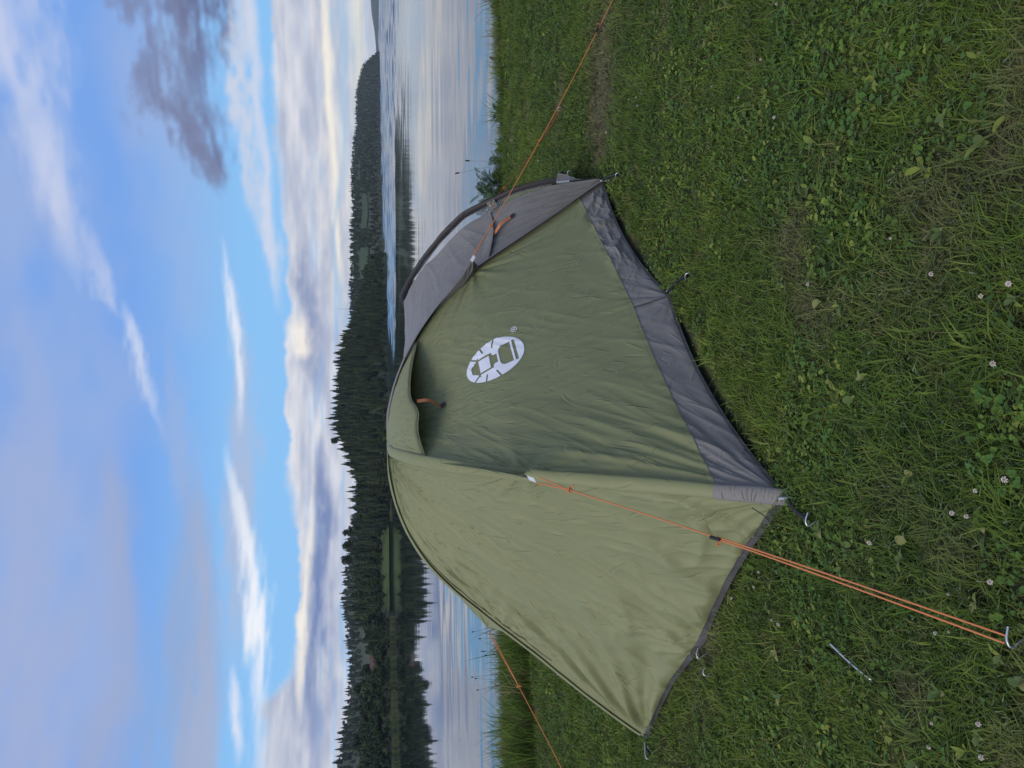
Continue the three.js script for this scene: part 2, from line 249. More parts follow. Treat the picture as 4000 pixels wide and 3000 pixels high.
patch('pasture', 'peninsula', 0.2065, 0.2485, () => 0.36, (u) => 0.6 - 0.06 * u, pastureMat, 1.2);
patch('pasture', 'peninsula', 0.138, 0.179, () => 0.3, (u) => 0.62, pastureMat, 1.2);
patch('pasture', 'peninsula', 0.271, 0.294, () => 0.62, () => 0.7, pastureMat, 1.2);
const openGround = (hill, tx, t) => hill === 'near_shore' ? (tx > -0.306 && tx < -0.184 && t < 0.25) : hill === 'peninsula' ? (tx > 0.205 && tx < 0.25 && t > 0.22 && t < 0.58) || (tx > 0.136 && tx < 0.181 && t > 0.12 && t < 0.6) || (tx > 0.27 && tx < 0.295 && t > 0.58 && t < 0.7) : false;

// ───────────────────────── trees ─────────────────────────
function spruceCrown(seed, h = 10, sparse = 1) {
  const r = rng(seed), p = [], idx = []; const tiers = 17;
  for (let i = 0; i < tiers; i++) {
    const f = i / (tiers - 1), y = h * (0.08 + 0.9 * f), rad = h * 0.25 * (1 - f) ** 0.8 * (0.82 + r() * 0.36) + 0.12, n = Math.round((11 - 6 * f) * sparse);
    for (let k = 0; k < n; k++) {
      const a = (k + r() * 0.9) / n * 6.283, L = rad * (0.65 + r() * 0.5), w = 0.2 + L * 0.22, ca = Math.cos(a), sa = Math.sin(a), drop = L * (0.25 + r() * 0.3), yy = y + (r() - 0.5) * 0.4;
      const b = p.length / 3;
      p.push(ca * 0.05, yy + 0.15, sa * 0.05, ca * L * 0.6 - sa * w, yy - drop * 0.45, sa * L * 0.6 + ca * w, ca * L, yy - drop, sa * L, ca * L * 0.6 + sa * w, yy - drop * 0.45, sa * L * 0.6 - ca * w, ca * L * 0.55, yy - drop - 0.35, sa * L * 0.55);
      idx.push(b, b + 1, b + 2, b, b + 2, b + 3, b + 1, b + 4, b + 2, b + 3, b + 2, b + 4);
    }
  }
  const b = p.length / 3; p.push(0.1, h * 0.95, 0, -0.06, h * 0.95, 0.09, -0.06, h * 0.95, -0.09, 0, h * 1.04, 0); idx.push(b, b + 1, b + 3, b + 1, b + 2, b + 3, b + 2, b, b + 3);
  return geo(p, idx).toNonIndexed();
}
function leafCrown(seed, h = 9, wide = 0.36, n = 620, bottom = 0.14) {
  const r = rng(seed), p = [], idx = [], lobes = [];
  for (let i = 0; i < 15; i++) { const f = r(), a = r() * 6.283, y = h * lerp(bottom + 0.1, 0.9, f), rr = h * wide * Math.sin(Math.PI * clamp(0.18 + f * 0.74)) * (0.35 + r() * 0.55); lobes.push([Math.cos(a) * rr * 0.8, y, Math.sin(a) * rr * 0.8, h * (0.09 + r() * 0.08)]); }
  for (let i = 0; i < n; i++) {
    const l = lobes[(r() * lobes.length) | 0]; let x, y, z, q; do { x = r() * 2 - 1; y = r() * 2 - 1; z = r() * 2 - 1; q = x * x + y * y + z * z; } while (q > 1 || q < 0.2);
    const s = h * (0.022 + r() * 0.026), cx = l[0] + x * l[3], cy = l[1] + y * l[3] * 0.85, cz = l[2] + z * l[3], b = p.length / 3;
    const e1 = V(r() - 0.5, r() - 0.5, r() - 0.5).normalize(), e2 = V(r() - 0.5, r() - 0.5, r() - 0.5).cross(e1).normalize();
    for (const [u, v] of [[-1, -0.4], [0.2, -1], [1, 0.3], [-0.1, 1]]) p.push(cx + (e1.x * u + e2.x * v) * s, cy + (e1.y * u + e2.y * v) * s, cz + (e1.z * u + e2.z * v) * s);
    idx.push(b, b + 1, b + 2, b, b + 2, b + 3);
  }
  return geo(p, idx);
}
const trunkGeo = (h, r) => { const g = new THREE.CylinderGeometry(r * 0.35, r, h, 6, 3); g.translate(0, h / 2 - 0.3, 0); return g; };
const spruceMats = [[0.014, 0.026, 0.011], [0.021, 0.036, 0.013], [0.028, 0.045, 0.016]].map((c) => std(c, 0.9));
const leafMats = [[0.026, 0.046, 0.015], [0.04, 0.064, 0.018], [0.022, 0.042, 0.016]].map((c) => std(c, 0.85));
const barkMat = std([0.06, 0.045, 0.035], 0.95);
const spruceGeos = [1, 2, 3, 4].map((s) => spruceCrown(s)), leafGeos = [11, 12, 13, 14].map((s) => leafCrown(s));
const pineGeos = [21, 22].map((s) => leafCrown(s, 10, 0.2, 380, 0.42));
const spruceTrunk = trunkGeo(9, 0.16), leafTrunk = trunkGeo(6, 0.2), pineTrunk = trunkGeo(9, 0.15);
function tree(kind, pos, scale, turn, variant, label, group, lean = 0) {
  const conf = { spruce: ['spruce_tree', spruceGeos, spruceMats, spruceTrunk], leafy: ['broadleaf_tree', leafGeos, leafMats, leafTrunk], pine: ['pine_tree', pineGeos, spruceMats, pineTrunk] }[kind];
  const g = thing(conf[0], label, 'tree', pos, group); g.rotation.set(lean, turn, lean * 0.6); g.scale.set(scale[0], scale[1], scale[0]);
  mesh('trunk', conf[3], barkMat, g); mesh('crown', conf[1][variant % conf[1].length], conf[2][variant % 3], g);
}
{
  const plan = [ // hill, spacing, share of spruces, base scale
    ['near_shore', 2.5, (tx) => sm(-0.36, -0.25, tx) * 0.7 + 0.12, 0.7], ['headland', 2.5, (tx) => 0.93 - 0.6 * sm(0.11, 0.14, tx) - 0.25 * sm(-0.11, -0.14, tx), 0.68],
    ['peninsula', 4.0, () => 0.5, 0.66], ['back_hill', 5, () => 0.7, 0.85],
  ];
  const rest = { spruce: [], leafy: [] }, single = { near_shore: [], headland: [] };
  const r = rng(5);
  for (const [hill, gap, share, base] of plan) {
    const k = HILLS[hill], a = k[0][0], b = k[k.length - 1][0];
    for (let tx = a; tx < b;) {
      const s0 = pw(k, tx, 1), s1 = pw(k, tx, 2), depth = s1 - s0;
      const t0 = hill === 'back_hill' ? 0.55 : 0.02, t1 = hill === 'peninsula' ? 1.05 : 1.12;
      for (let t = t0; t < t1;) {
        const jx = tx + (r() - 0.5) * gap / s0 * 1.1, jt = t + (r() - 0.5) * gap / depth * 1.1;
        t += gap * (hill === 'peninsula' ? 1.9 : hill === 'back_hill' ? 2 : 1.35) / depth;
        if (jt < 0.01 || openGround(hill, jx, jt) || (hill === 'near_shore' && jx > -0.374 && jx < -0.357 && jt > 0.52)) continue;
        const kind = r() < share(jx) ? 'spruce' : 'leafy', q = hillPoint(hill, jx, jt);
        const size = base * (0.58 + 0.56 * r() ** 1.3) * (jt < 0.06 ? 0.62 : 1) * (kind === 'leafy' ? 0.88 : 1);
        const e = { kind, q, s: [size * (0.85 + r() * 0.35), size], turn: r() * 6.28, v: (r() * 12) | 0, jt, jx, hill };
        const inFrame = Math.abs(jx) < 0.515;
        if (inFrame && single[hill] && (jt < 0.16 || jt > 0.92 || (hill === 'near_shore' && jt < 0.42)) && !(hill === 'headland' && jx < -0.15 && jt > 0.3)) single[hill].push(e); else rest[kind].push(e);
      }
      tx += gap / s0;
    }
  }
  const names = { near_shore: 'of the wooded shore left of the tent', headland: 'of the wooded headland behind the tent' };
  const many = { spruce: 0, leafy: 0 };
  for (const hill of ['headland', 'near_shore']) {
    const list = single[hill].sort((p, q) => Math.min(p.jt, 1.1 - p.jt) - Math.min(q.jt, 1.1 - q.jt));
    const most = { spruce: hill === 'headland' ? 200 : 90, leafy: hill === 'headland' ? 60 : 190 }, have = { spruce: 0, leafy: 0 };
    for (const e of list) {
      if (have[e.kind]++ >= most[e.kind]) { rest[e.kind].push(e); continue; }
      many[e.kind]++;
      const rank = e.jt > 0.6 ? 'on the skyline' : 'by the water';
      tree(e.kind, e.q, e.s, e.turn, e.v, `dark ${e.kind === 'spruce' ? 'pointed spruce' : 'rounded leafy tree'} ${rank} ${names[hill]}`, `${e.kind === 'spruce' ? 'spruces' : 'leafy trees'} ${rank} ${names[hill]}`);
    }
  }
  // lone pines and tall spruces that stand clear of the skyline
  for (const [tx, t, s, kind, label] of [[-0.1415, 0.8, 1.28, 'spruce', 'tall ragged spruce standing clear of the gap left of the headland'], [-0.151, 0.85, 1.12, 'spruce', 'shorter spruce just left of the tall ragged one in the skyline gap'], [-0.195, 1.0, 1.35, 'pine', 'bushy pine, rightmost of the three standing above the left treeline'], [-0.212, 1.0, 1.42, 'pine', 'slim pine, middle one of the three standing above the left treeline'], [-0.231, 1.0, 1.5, 'pine', 'tall bare-stemmed pine, leftmost of the three above the left treeline'], [-0.074, 1.0, 1.15, 'pine', 'round-topped pine breaking the skyline at the top of the headland'], [-0.045, 1.0, 1.12, 'spruce', 'ragged spruce breaking the skyline at the highest part of the headland']]) {
    tree(kind, hillPoint(tx < -0.16 ? 'near_shore' : 'headland', tx, t), [s * 0.68, s * 0.78], tx * 40, 1 + ((t * 7 - tx * 30) | 0), label);
  }
  const M = new THREE.Matrix4(), Q = new THREE.Quaternion(), S = V(1, 1, 1), Y = V(0, 1, 0);
  const mass = (name, list, geos, mats) => { for (let v = 0; v < 3; v++) { const l = list.filter((e) => e.v % 3 === v); const im = new THREE.InstancedMesh(geos[v], mats[v], l.length); im.name = numbered(name); im.userData = { kind: 'stuff', label: 'dense mass of far trees covering the hills beyond the lake', category: 'forest' }; im.castShadow = im.receiveShadow = true; l.forEach((e, i) => { M.compose(V(...e.q), Q.setFromAxisAngle(Y, e.turn), S.set(e.s[0], e.s[1], e.s[0])); im.setMatrixAt(i, M); const c = 0.65 + 0.8 * ((i * 7919) % 101) / 101; im.setColorAt(i, new THREE.Color(c, c, c)); }); scene.add(im); } };
  mass('spruce_forest', rest.spruce, spruceGeos, spruceMats); mass('leafy_forest', rest.leafy, leafGeos, leafMats);
  console.log('trees', many, rest.spruce.length, rest.leafy.length);
}
// bushes on the meadow's edge
[[-0.198, 0.1, 0.5], [-0.257, 0.1, 0.34], [-0.2605, 0.2, 0.3], [-0.2795, 0.08, 0.36], [-0.291, 0.1, 0.45]].forEach(([tx, t, s], i) => { const q = hillPoint('near_shore', tx, t), g = thing('bush', ['large dark bush at the right end of the bright shore meadow', 'small round bush in the middle of the bright shore meadow', 'low bush just behind the small round bush on the meadow', 'bush near the left end of the bright shore meadow', 'larger bush closing the left end of the shore meadow'][i], 'bush', q); g.scale.setScalar(s); mesh('foliage', leafGeos[i % 4], leafMats[i % 3], g); mesh('stem', leafTrunk, barkMat, g); });
{ const r = rng(62), rank = ['first', 'second', 'third', 'fourth', 'fifth', 'sixth', 'seventh', 'eighth', 'ninth', 'tenth']; for (let i = 0; i < 10; i++) { const tx = -0.308 + i * 0.0125 + (r() - 0.5) * 0.006, q = hillPoint('near_shore', tx, 0.15 + r() * 0.12), g = thing('bush', `dark bush along the back of the shore meadow, ${rank[i]} from its left end`, 'bush', q, 'bushes along the back of the shore meadow'); g.scale.set(0.3 + r() * 0.3, 0.28 + r() * 0.3, 0.4); g.rotation.y = r() * 6; mesh('foliage', leafGeos[i % 4], leafMats[i % 3], g); mesh('stem', leafTrunk, barkMat, g); } }
// reeds along the left shore
{
  const r = rng(31), p = [], idx = []; for (let i = 0; i < 14; i++) { const a = r() * 6.28, x = (r() - 0.5) * 1.2, z = (r() - 0.5) * 0.6, h = 0.7 + r() * 0.7, b = p.length / 3; p.push(x - 0.05, 0, z, x + 0.05, 0, z, x + Math.cos(a) * 0.15, h, z + Math.sin(a) * 0.15); idx.push(b, b + 1, b + 2); }
  const g = geo(p, idx), l = []; const k = HILLS.near_shore;
  for (let tx = -0.62; tx < -0.31; tx += 0.0028) for (let j = 0; j < 3; j++) { const d = pw(k, tx, 1) - 1.4 + r() * 2.4; l.push([(tx + r() * 0.003) * d, WATER_Y - 0.1, -d]); }
  const im = new THREE.InstancedMesh(g, std([0.09, 0.115, 0.04], 0.9), l.length), M = new THREE.Matrix4(); l.forEach((q, i) => { M.makeRotationY(r() * 6); M.setPosition(...q); im.setMatrixAt(i, M); });
  im.name = 'reeds'; im.userData = { kind: 'stuff', label: 'pale green reeds fringing the left lake shore', category: 'reeds' }; scene.add(im);
}
// house among the trees
{
  const k = hillPoint('near_shore', -0.366, 0.6), g = thing('house', 'white house with red-brown roof half hidden among the shore trees', 'house', k); g.rotation.y = 0.45; g.scale.setScalar(0.72);
  const wall = std([0.62, 0.6, 0.57], 0.8), roofM = std([0.075, 0.04, 0.034], 0.85), glass = std([0.03, 0.035, 0.04], 0.15);
  const sh = new THREE.Shape([[-2.9, 0], [2.9, 0], [2.9, 3.4], [0, 5.6], [-2.9, 3.4]].map(([x, y]) => new THREE.Vector2(x, y))), wg = new THREE.ExtrudeGeometry(sh, { depth: 9, bevelEnabled: false }); wg.translate(0, 0, -4.5); wg.rotateY(Math.PI / 2); mesh('wall', wg, wall, g);
  for (const s of [-1, 1]) { const rg = new THREE.BoxGeometry(9.8, 0.16, 4.2); rg.translate(0, 0, 0); const m = mesh('roof', rg, roofM, g); m.rotation.x = s * 0.649; m.position.set(0, 4.52, s * 1.6); if (s > 0) { const c = mesh('chimney', new THREE.BoxGeometry(0.7, 1.5, 0.7), std([0.25, 0.12, 0.1], 0.9), m); c.position.set(1.5, 0.9, -1.1); c.rotation.x = -0.649; } }
  for (const x of [-3, 0, 3]) { const w = mesh('window', new THREE.BoxGeometry(1.1, 1.3, 0.12), wall, g); w.position.set(x, 1.9, 2.93); const q = mesh('pane', new THREE.BoxGeometry(0.9, 1.1, 0.06), glass, w); q.position.z = 0.05; }
  for (const z of [-1.3, 1.3]) { const w = mesh('window', new THREE.BoxGeometry(0.12, 1.3, 1.1), wall, g); w.position.set(4.53, 1.9, z); const q = mesh('pane', new THREE.BoxGeometry(0.06, 1.1, 0.9), glass, w); q.position.x = 0.05; }
}
{ const q = hillPoint('peninsula', 0.0985, 0.98), g = thing('radio_mast', 'thin radio mast rising from the far wooded hill', 'mast', q); const m = std([0.3, 0.31, 0.33], 0.5, { metalness: 0.5 }); mesh('mast_pole', tube([[0, -1, 0], [0, 10, 0], [0, 20.5, 0]], 0.22, 6, 5, (t) => 1 - 0.6 * t), m, g); mesh('antenna', tube([[-0.8, 19, 0], [0, 19.1, 0], [0.8, 19, 0]], 0.1, 4, 5), m, g); for (const y of [12, 15]) mesh('crossbar', tube([[-0.5, y, 0], [0.5, y, 0]], 0.09, 2, 5), m, g); }

// ───────────────────────── tent ─────────────────────────
// corners on the lawn (x, distance): A nearest, B front, C back left, E far front; the two main poles cross over O
const CA = [-0.431, 2.575], CB = [1.392, 4.915], CC = [-2.05, 4.07], CE = [-0.227, 6.42], CO = [-0.378, 4.55];
tentHit.push(CA, CB, CE, CC);
const POLE_H = [[0, 0.02], [0.06, 0.17], [0.12, 0.31], [0.25, 0.62], [0.375, 0.925], [0.5, 1.15], [0.6, 1.285], [0.7, 1.385], [0.8, 1.452], [0.9, 1.49], [1, 1.5]];
function poleH(s) { const e = 0.035; return (pw(POLE_H, s - e, 1) + 2 * pw(POLE_H, s, 1) + pw(POLE_H, s + e, 1)) / 4 - (s < e ? (e - s) * 0.6 : 0); }
const base = [CO[0], 0, -CO[1]];
const loc = (x, y, d) => [x - base[0], y, -d - base[2]];                       // world to the tent's own frame
const bend = (c, s) => (c === CC ? -0.075 : c === CB ? 0.02 : 0) * Math.exp(-(((s - 0.37) / 0.17) ** 2));   // each pole is bent a little differently
const pole = (c, s) => loc(lerp(c[0], CO[0], s), Math.max(0.015, poleH(s) + bend(c, s)), lerp(c[1], CO[1], s));
const mix3 = (a, b, t) => [lerp(a[0], b[0], t), lerp(a[1], b[1], t), lerp(a[2], b[2], t)];
const add3 = (a, b, k = 1) => [a[0] + b[0] * k, a[1] + b[1] * k, a[2] + b[2] * k];
const ridged = (x, y, z) => { const q = 1 - Math.abs(2 * n3(x, y, z) - 1); return q * q * q; };
const sharp = (x, y, z) => { const q = 1 - Math.abs(2 * n3(x, y, z) - 1), k = q * q; return k * k * k; };
const tent = thing('dome_tent', 'green and grey three-pole dome tent pitched on the lawn', 'tent', base);
const fabric = (rgb, seed) => { const t = weave; return std(rgb, 0.62, { bumpMap: t, bumpScale: 0.011, sheen: 0.25, sheenRoughness: 0.5, sheenColor: new THREE.Color(0.5, 0.5, 0.5) }); };
const foldMap = new Float32Array(1024 * 1024); // sharp packing creases: short straight ridges and valleys in the cloth
{
  const r = rng(404), N = 1024;
  for (let k = 0; k < 150; k++) {
    const x0 = r() * N, y0 = r() * N, a = (r() < 0.6 ? 0.8 : 2.3) + (r() - 0.5) * 0.9, L = N * (0.03 + 0.16 * r() * r()), sgn = r() < 0.65 ? 1 : -1, w = 2 + r() * 5, h = 0.25 + r() * 0.75, kink = (r() - 0.5) * 0.5;
    for (let t = 0; t <= L; t += 0.7) { const f = t / L, e = Math.sin(Math.PI * f) ** 0.5 * h * sgn, cx = x0 + Math.cos(a + kink * f) * t, cy = y0 + Math.sin(a + kink * f) * t; for (let d = -14; d <= 14; d++) { const px = Math.round(cx - Math.sin(a) * d), py = Math.round(cy + Math.cos(a) * d), i = ((py & 1023) << 10) | (px & 1023), v = e * Math.exp(-Math.abs(d) / w); if (Math.abs(v) > Math.abs(foldMap[i])) foldMap[i] = v; } }
  }
}
const weave = dataTex(1024, 1024, (u, v, x, y) => { const a = fbm(u * 26, v * 26, 3, 4), b = n3(u * 340, v * 340, 2), q = 0.5 + (a - 0.5) * 0.16 + (b - 0.5) * 0.03 + foldMap[(y << 10) | x] * 0.38; return [q, q, q]; });
weave.wrapS = weave.wrapT = THREE.MirroredRepeatWrapping;
const greenM = fabric([0.183, 0.196, 0.092]), greyM = fabric([0.178, 0.169, 0.163]), darkGreyM = fabric([0.07, 0.067, 0.07]), sleeveM = fabric([0.026, 0.025, 0.028]), blackM = std([0.012, 0.012, 0.014], 0.6), silverM = std([0.62, 0.64, 0.67], 0.38, { metalness: 0.85 }), tabM = std([0.5, 0.52, 0.58], 0.6), orangeM = std([0.5, 0.17, 0.065], 0.8), redM = std([0.22, 0.015, 0.03], 0.7);
// folds: panel metres (px along the hem, py up the slope)
function rays(px, py, cx, cy, n, reach, amp, ph) { const dx = px - cx, dy = py - cy, r = Math.hypot(dx, dy) + 1e-4, a = Math.atan2(dy, dx); const w = Math.exp(-r / reach) * sm(0, 0.12, r); return amp * w * (Math.sin(a * n + ph + 2.2 * n3(dx * 2, dy * 2, ph)) + 0.6 * Math.sin(a * n * 2.3 + ph * 2)); }
function creases(px, py, ang, f, stretch, amp, seed) { const c = Math.cos(ang), s = Math.sin(ang), u = px * c + py * s, v = -px * s + py * c, w = n3(px * 1.6, py * 1.6, seed) ; return amp * (sharp(u * f / stretch + w * 0.7, v * f + w * 1.2, seed) - 0.12) * sm(0.32, 0.7, n3(px * 1.3 + seed, py * 1.3, 4.4)); }
function normalOf(fn, u, v) { const e = 0.004, a = fn(u - e, v), b = fn(u + e, v), c = fn(u, v - e), d = fn(u, v + e); const n = V(b[0] - a[0], b[1] - a[1], b[2] - a[2]).cross(V(d[0] - c[0], d[1] - c[1], d[2] - c[2])).normalize(); return [n.x, n.y, n.z]; }
const ABlen = Math.hypot(CB[0] - CA[0], CB[1] - CA[1]), AClen = Math.hypot(CC[0] - CA[0], CC[1] - CA[1]);
const away = (p, n) => { const o = [p[0], 0, p[2]]; return (n[0] * o[0] + n[1] * 0.6 + n[2] * o[2]) < 0 ? [-n[0], -n[1], -n[2]] : n; };
const slope = 1.78;
// the long side between poles A and B
function sideBase(t, s) { // slack cloth between the poles
  const q = mix3(pole(CA, s), pole(CB, s), t), sag = 4 * t * (1 - t) * (0.015 + 0.1 * sm(0.18, 0.7, s)), out = [0.73 * -1, 0, 0];
  const inx = -0.73, inz = -0.68; q[0] += inx * sag * 0.75; q[2] += inz * sag * 0.75; q[1] -= sag * 0.66;
  if (s < 0.09) { const k = 1 - s / 0.09, bow = Math.abs(Math.sin(2 * Math.PI * t)) ** 0.8; q[0] += inx * 0.05 * bow * k; q[2] += inz * 0.05 * bow * k; q[1] += 0.045 * bow * k; }
  return q;
}
function sideAt(t, s, lift = 0) {
  const q = sideBase(t, s), n = away(q, normalOf(sideBase, t, s)), px = t * ABlen, py = s * slope;
  let h = rays(px, py, 0, 0, 17, 0.7, 0.006, 1) + rays(px, py, ABlen, 0, 9, 0.3, 0.006, 2) + rays(px, py, ABlen / 2, 0, 9, 0.14, 0.008, 3) + rays(px, py, -0.02, 0.66, 12, 0.22, 0.012, 6) + rays(px, py, ABlen + 0.02, 0.68, 14, 0.22, 0.012, 8);
  h += creases(px, py, 0.75, 7, 8, 0.013, 1.5) * sm(2.0, 0.2, px) + creases(px, py, 0.62, 14, 8, 0.008, 2.5) * sm(2.3, 0.6, px) + creases(px, py, 2.6, 10, 3, 0.0045, 3.5) + creases(px, py, 0.4, 20, 6, 0.0045, 5.5) + creases(px, py, 1.9, 18, 3, 0.0035, 6.5) + (fbm(px * 1.5, py * 1.5, 7, 2) - 0.5) * 0.012;
  if (s < 0.1) h += sm(0.095, 0.06, s) * sm(ABlen * 0.55, ABlen * 0.72, px) * ((ridged(px * 7, py * 9, 5.5) - 0.2) * 0.024 * sm(0, 0.03, s) + (sharp(px * 9 + 5 * py, py * 22, 1.5) - 0.15) * 0.014 + (sharp(px * 13 - 6 * py, py * 30 - 3 * px, 7.5) - 0.15) * 0.008);
  const edge = sm(0, 0.03, t) * sm(1, 0.97, t) * (0.25 + 0.75 * sm(0, 0.02, s));
  return add3(q, n, h * edge + lift);
}
const SKIRT = (t) => 0.088 - 0.012 * t + 0.004 * Math.sin(t * 7);
mesh('side_panel', sheet(210, 120, (u, v) => sideAt(u, lerp(SKIRT(u), 0.8, v)), (u, v) => [u * 3, v * 1.3]), greenM, tent);
mesh('side_skirt', sheet(240, 30, (u, v) => sideAt(u, lerp(0, SKIRT(u), v), -0.001), (u, v) => [u * 3, v * 0.2]), greyM, tent);
mesh('skirt_seam', sheet(160, 2, (u, v) => sideAt(u, SKIRT(u) + (v - 0.5) * 0.008, 0.004), (u, v) => [u * 3, v * 0.02]), greenM, tent);
mesh('hem_tape', sheet(160, 4, (u, v) => { const q = sideAt(u, 0.002 + v * 0.006, 0.004); return q; }, (u, v) => [u * 3, v * 0.02]), darkGreyM, tent);
// vent hood over the top of the side
function hoodBase(t, s) { const q = mix3(pole(CA, s), pole(CB, s), t), k = 4 * t * (1 - t); q[1] += 0.03 * k * sm(1, 0.6, s); q[0] += 0.03 * k * sm(1, 0.66, s); q[2] += 0.03 * k * sm(1, 0.66, s); return q; }
const hoodLow = (t) => 0.63 + 0.04 * Math.sin(Math.PI * t) - 0.03 * Math.exp(-(((t - 0.33) / 0.1) ** 2));
mesh('vent_hood', sheet(90, 40, (u, v) => { const s = lerp(hoodLow(u), 0.995, v), q = hoodBase(u, s), px = u * ABlen, py = s * slope; const h = creases(px, py, 1.2, 9, 4, 0.008, 8.5) + creases(px, py, 1.9, 12, 4, 0.005, 9.5); return [q[0], q[1] + h, q[2]]; }, (u, v) => [u * 2, v * 0.7]), greenM, tent);
mesh('hood_hem', sheet(90, 3, (u, v) => { const s = hoodLow(u) - 0.002 + v * 0.012, q = hoodBase(u, s); return [q[0], q[1] + 0.004 - (v < 0.2 ? 0.012 : 0), q[2]]; }), greenM, tent);
function strap(name, pts, w, m, parent, side) { const c = new THREE.CatmullRomCurve3(pts.map((p) => V(...p))); return mesh(name, sheet(14, 1, (u, v) => { const p = c.getPoint(u); return [p.x + side[0] * (v - 0.5) * w, p.y + side[1] * (v - 0.5) * w, p.z + side[2] * (v - 0.5) * w]; }), m, parent); }
{ const a = hoodBase(0.43, 0.655), b = sideAt(0.43, 0.585, 0.008); const s = strap('vent_strap', [add3(a, [0, -0.03, 0]), mix3(a, b, 0.5).map((v, i) => v + [0.02, -0.01, 0.02][i]), b], 0.03, orangeM, tent, [0.6, 0.1, -0.78]); strap('hook_patch', [b, sideAt(0.43, 0.565, 0.008)], 0.034, blackM, s, [0.6, 0.1, -0.78]); }
// the back between poles A and C
function backBase(t, s) { const q = mix3(pole(CA, s), pole(CC, s), t), sag = 4 * t * (1 - t) * (0.01 + 0.045 * sm(0.1, 0.6, s)); q[0] += 0.55 * sag; q[2] -= 0.6 * sag; q[1] -= 0.55 * sag; if (s < 0.1) { const k = (1 - s / 0.1) ** 2, bow = Math.abs(Math.sin(2 * Math.PI * t)); q[0] += 0.018 * bow * k; q[2] -= 0.02 * bow * k; q[1] += 0.02 * bow * k; } return q; }
function backAt(t, s, lift = 0) {
  const q = backBase(t, s), n = away(q, normalOf(backBase, t, s)), px = t * AClen, py = s * slope;
  let h = rays(px, py, AClen, 0, 17, 0.7, 0.03, 4) + rays(px, py, 0, 0, 11, 0.22, 0.007, 2) + rays(px, py, AClen / 2, -0.02, 12, 0.2, 0.014, 5) + rays(px, py, AClen + 0.02, 0.68, 13, 0.28, 0.014, 3) + rays(px, py, -0.02, 0.66, 16, 0.2, 0.012, 9) + 0.007 * Math.sin(py * 55 + 3 * n3(px * 4, py * 4, 2)) * Math.exp(-(((px - AClen * 0.72) / 0.12) ** 2) - ((py - 1.3) / 0.1) ** 2);
  h += creases(px, py, 2.2, 5, 7, 0.05, 11.5) * sm(0.4, 1.4, px) + creases(px, py, 2.35, 11, 7, 0.034, 12.5) + creases(px, py, 2.9, 10, 2.5, 0.022, 13.5) + creases(px, py, 1.4, 10, 2.5, 0.018, 14.5) + creases(px, py, 2.1, 18, 6, 0.018, 15.5) + creases(px, py, 2.6, 22, 3, 0.01, 16.5) + (fbm(px * 1.3, py * 1.3, 3, 2) - 0.5) * 0.025;
  return add3(q, n, h * sm(0, 0.03, t) * sm(1, 0.9, t) * (0.3 + 0.7 * sm(0, 0.03, s)) * (1 - 0.65 * sm(0.5, 0.75, s) * sm(0.3, 0.7, t)) + lift);
}
mesh('back_panel', sheet(190, 170, (u, v) => backAt(u, lerp(0.012, 0.985, v)), (u, v) => [u * 2.26, v * 1.78]), greenM, tent);
mesh('hem_tape', sheet(140, 4, (u, v) => backAt(u, v * 0.012, 0.003), (u, v) => [u * 2.3, v * 0.03]), darkGreyM, tent);
// seams
const seam = (fn, from, to, n = 40) => tube(Array.from({ length: n + 1 }, (_, i) => fn(lerp(from, to, i / n))), 0.0035, n * 2, 4);
mesh('seam', seam((k) => backAt(0.02 + 0.2 * k, 0.86 - 0.02 * Math.sin(k * 3) + 0.02 * k, 0.001), 0, 2.4), darkGreen(), tent);
mesh('seam', seam((k) => sideAt(0.5, k, 0.001), 0.003, 0.085, 16), fabric([0.06, 0.058, 0.058]), tent);
mesh('seam', seam((k) => backAt(0.965, k, 0.001), 0.25, 0.97), darkGreen(), tent);
function darkGreen() { return fabric([0.09, 0.1, 0.055]); }
// pole sleeves: half round strips of cloth over the poles
function sleeve(name, c, s0, s1, w, m, lift = 0, round = 0.42) { mesh(name, sheet(80, 8, (u, v) => { const s = lerp(s0, s1, u), q = pole(c, s), a = pole(c, Math.min(1, s + 0.01)), dx = a[0] - q[0], dz = a[2] - q[2], L = Math.hypot(dx, dz) || 1, th = (v - 0.5) * Math.PI * 1.0, ww = w * (1 - 0.6 * sm(0.88, 1, s)) * (0.9 + 0.2 * n3(s * 25, v * 3, w * 99)); const sx = -dz / L, sz = dx / L, up = Math.cos(th) * ww * round + lift * sm(1, 0.88, s), side = Math.sin(th) * ww; return [q[0] + sx * side - dx / L * up * 0.6, q[1] + up, q[2] + sz * side - dz / L * up * 0.6]; }, (u, v) => [u * 2, v * 0.1]), m, tent); }
sleeve('pole_sleeve', CA, 0.088, 0.98, 0.03, greenM); sleeve('corner_sleeve', CA, 0.0, 0.09, 0.032, greyM); sleeve('pole_sleeve', CC, 0.02, 0.98, 0.022, greenM); sleeve('pole_sleeve', CB, 0.0, 0.99, 0.036, greyM, 0.006, 0.3);
// silver pole tips in the corner tabs
const tip = (x, y, d, x2, y2, d2) => mesh('pole_tip', tube([loc(x, y, d), loc(x2, y2, d2)], 0.0065, 2, 8), silverM, tent);
tip(-0.43, 0.075, 2.565, -0.426, 0.03, 2.545); tip(1.385, 0.06, 4.88, 1.37, 0.02, 4.8); tip(-2.06, 0.05, 4.06, -2.1, 0.01, 4.0);
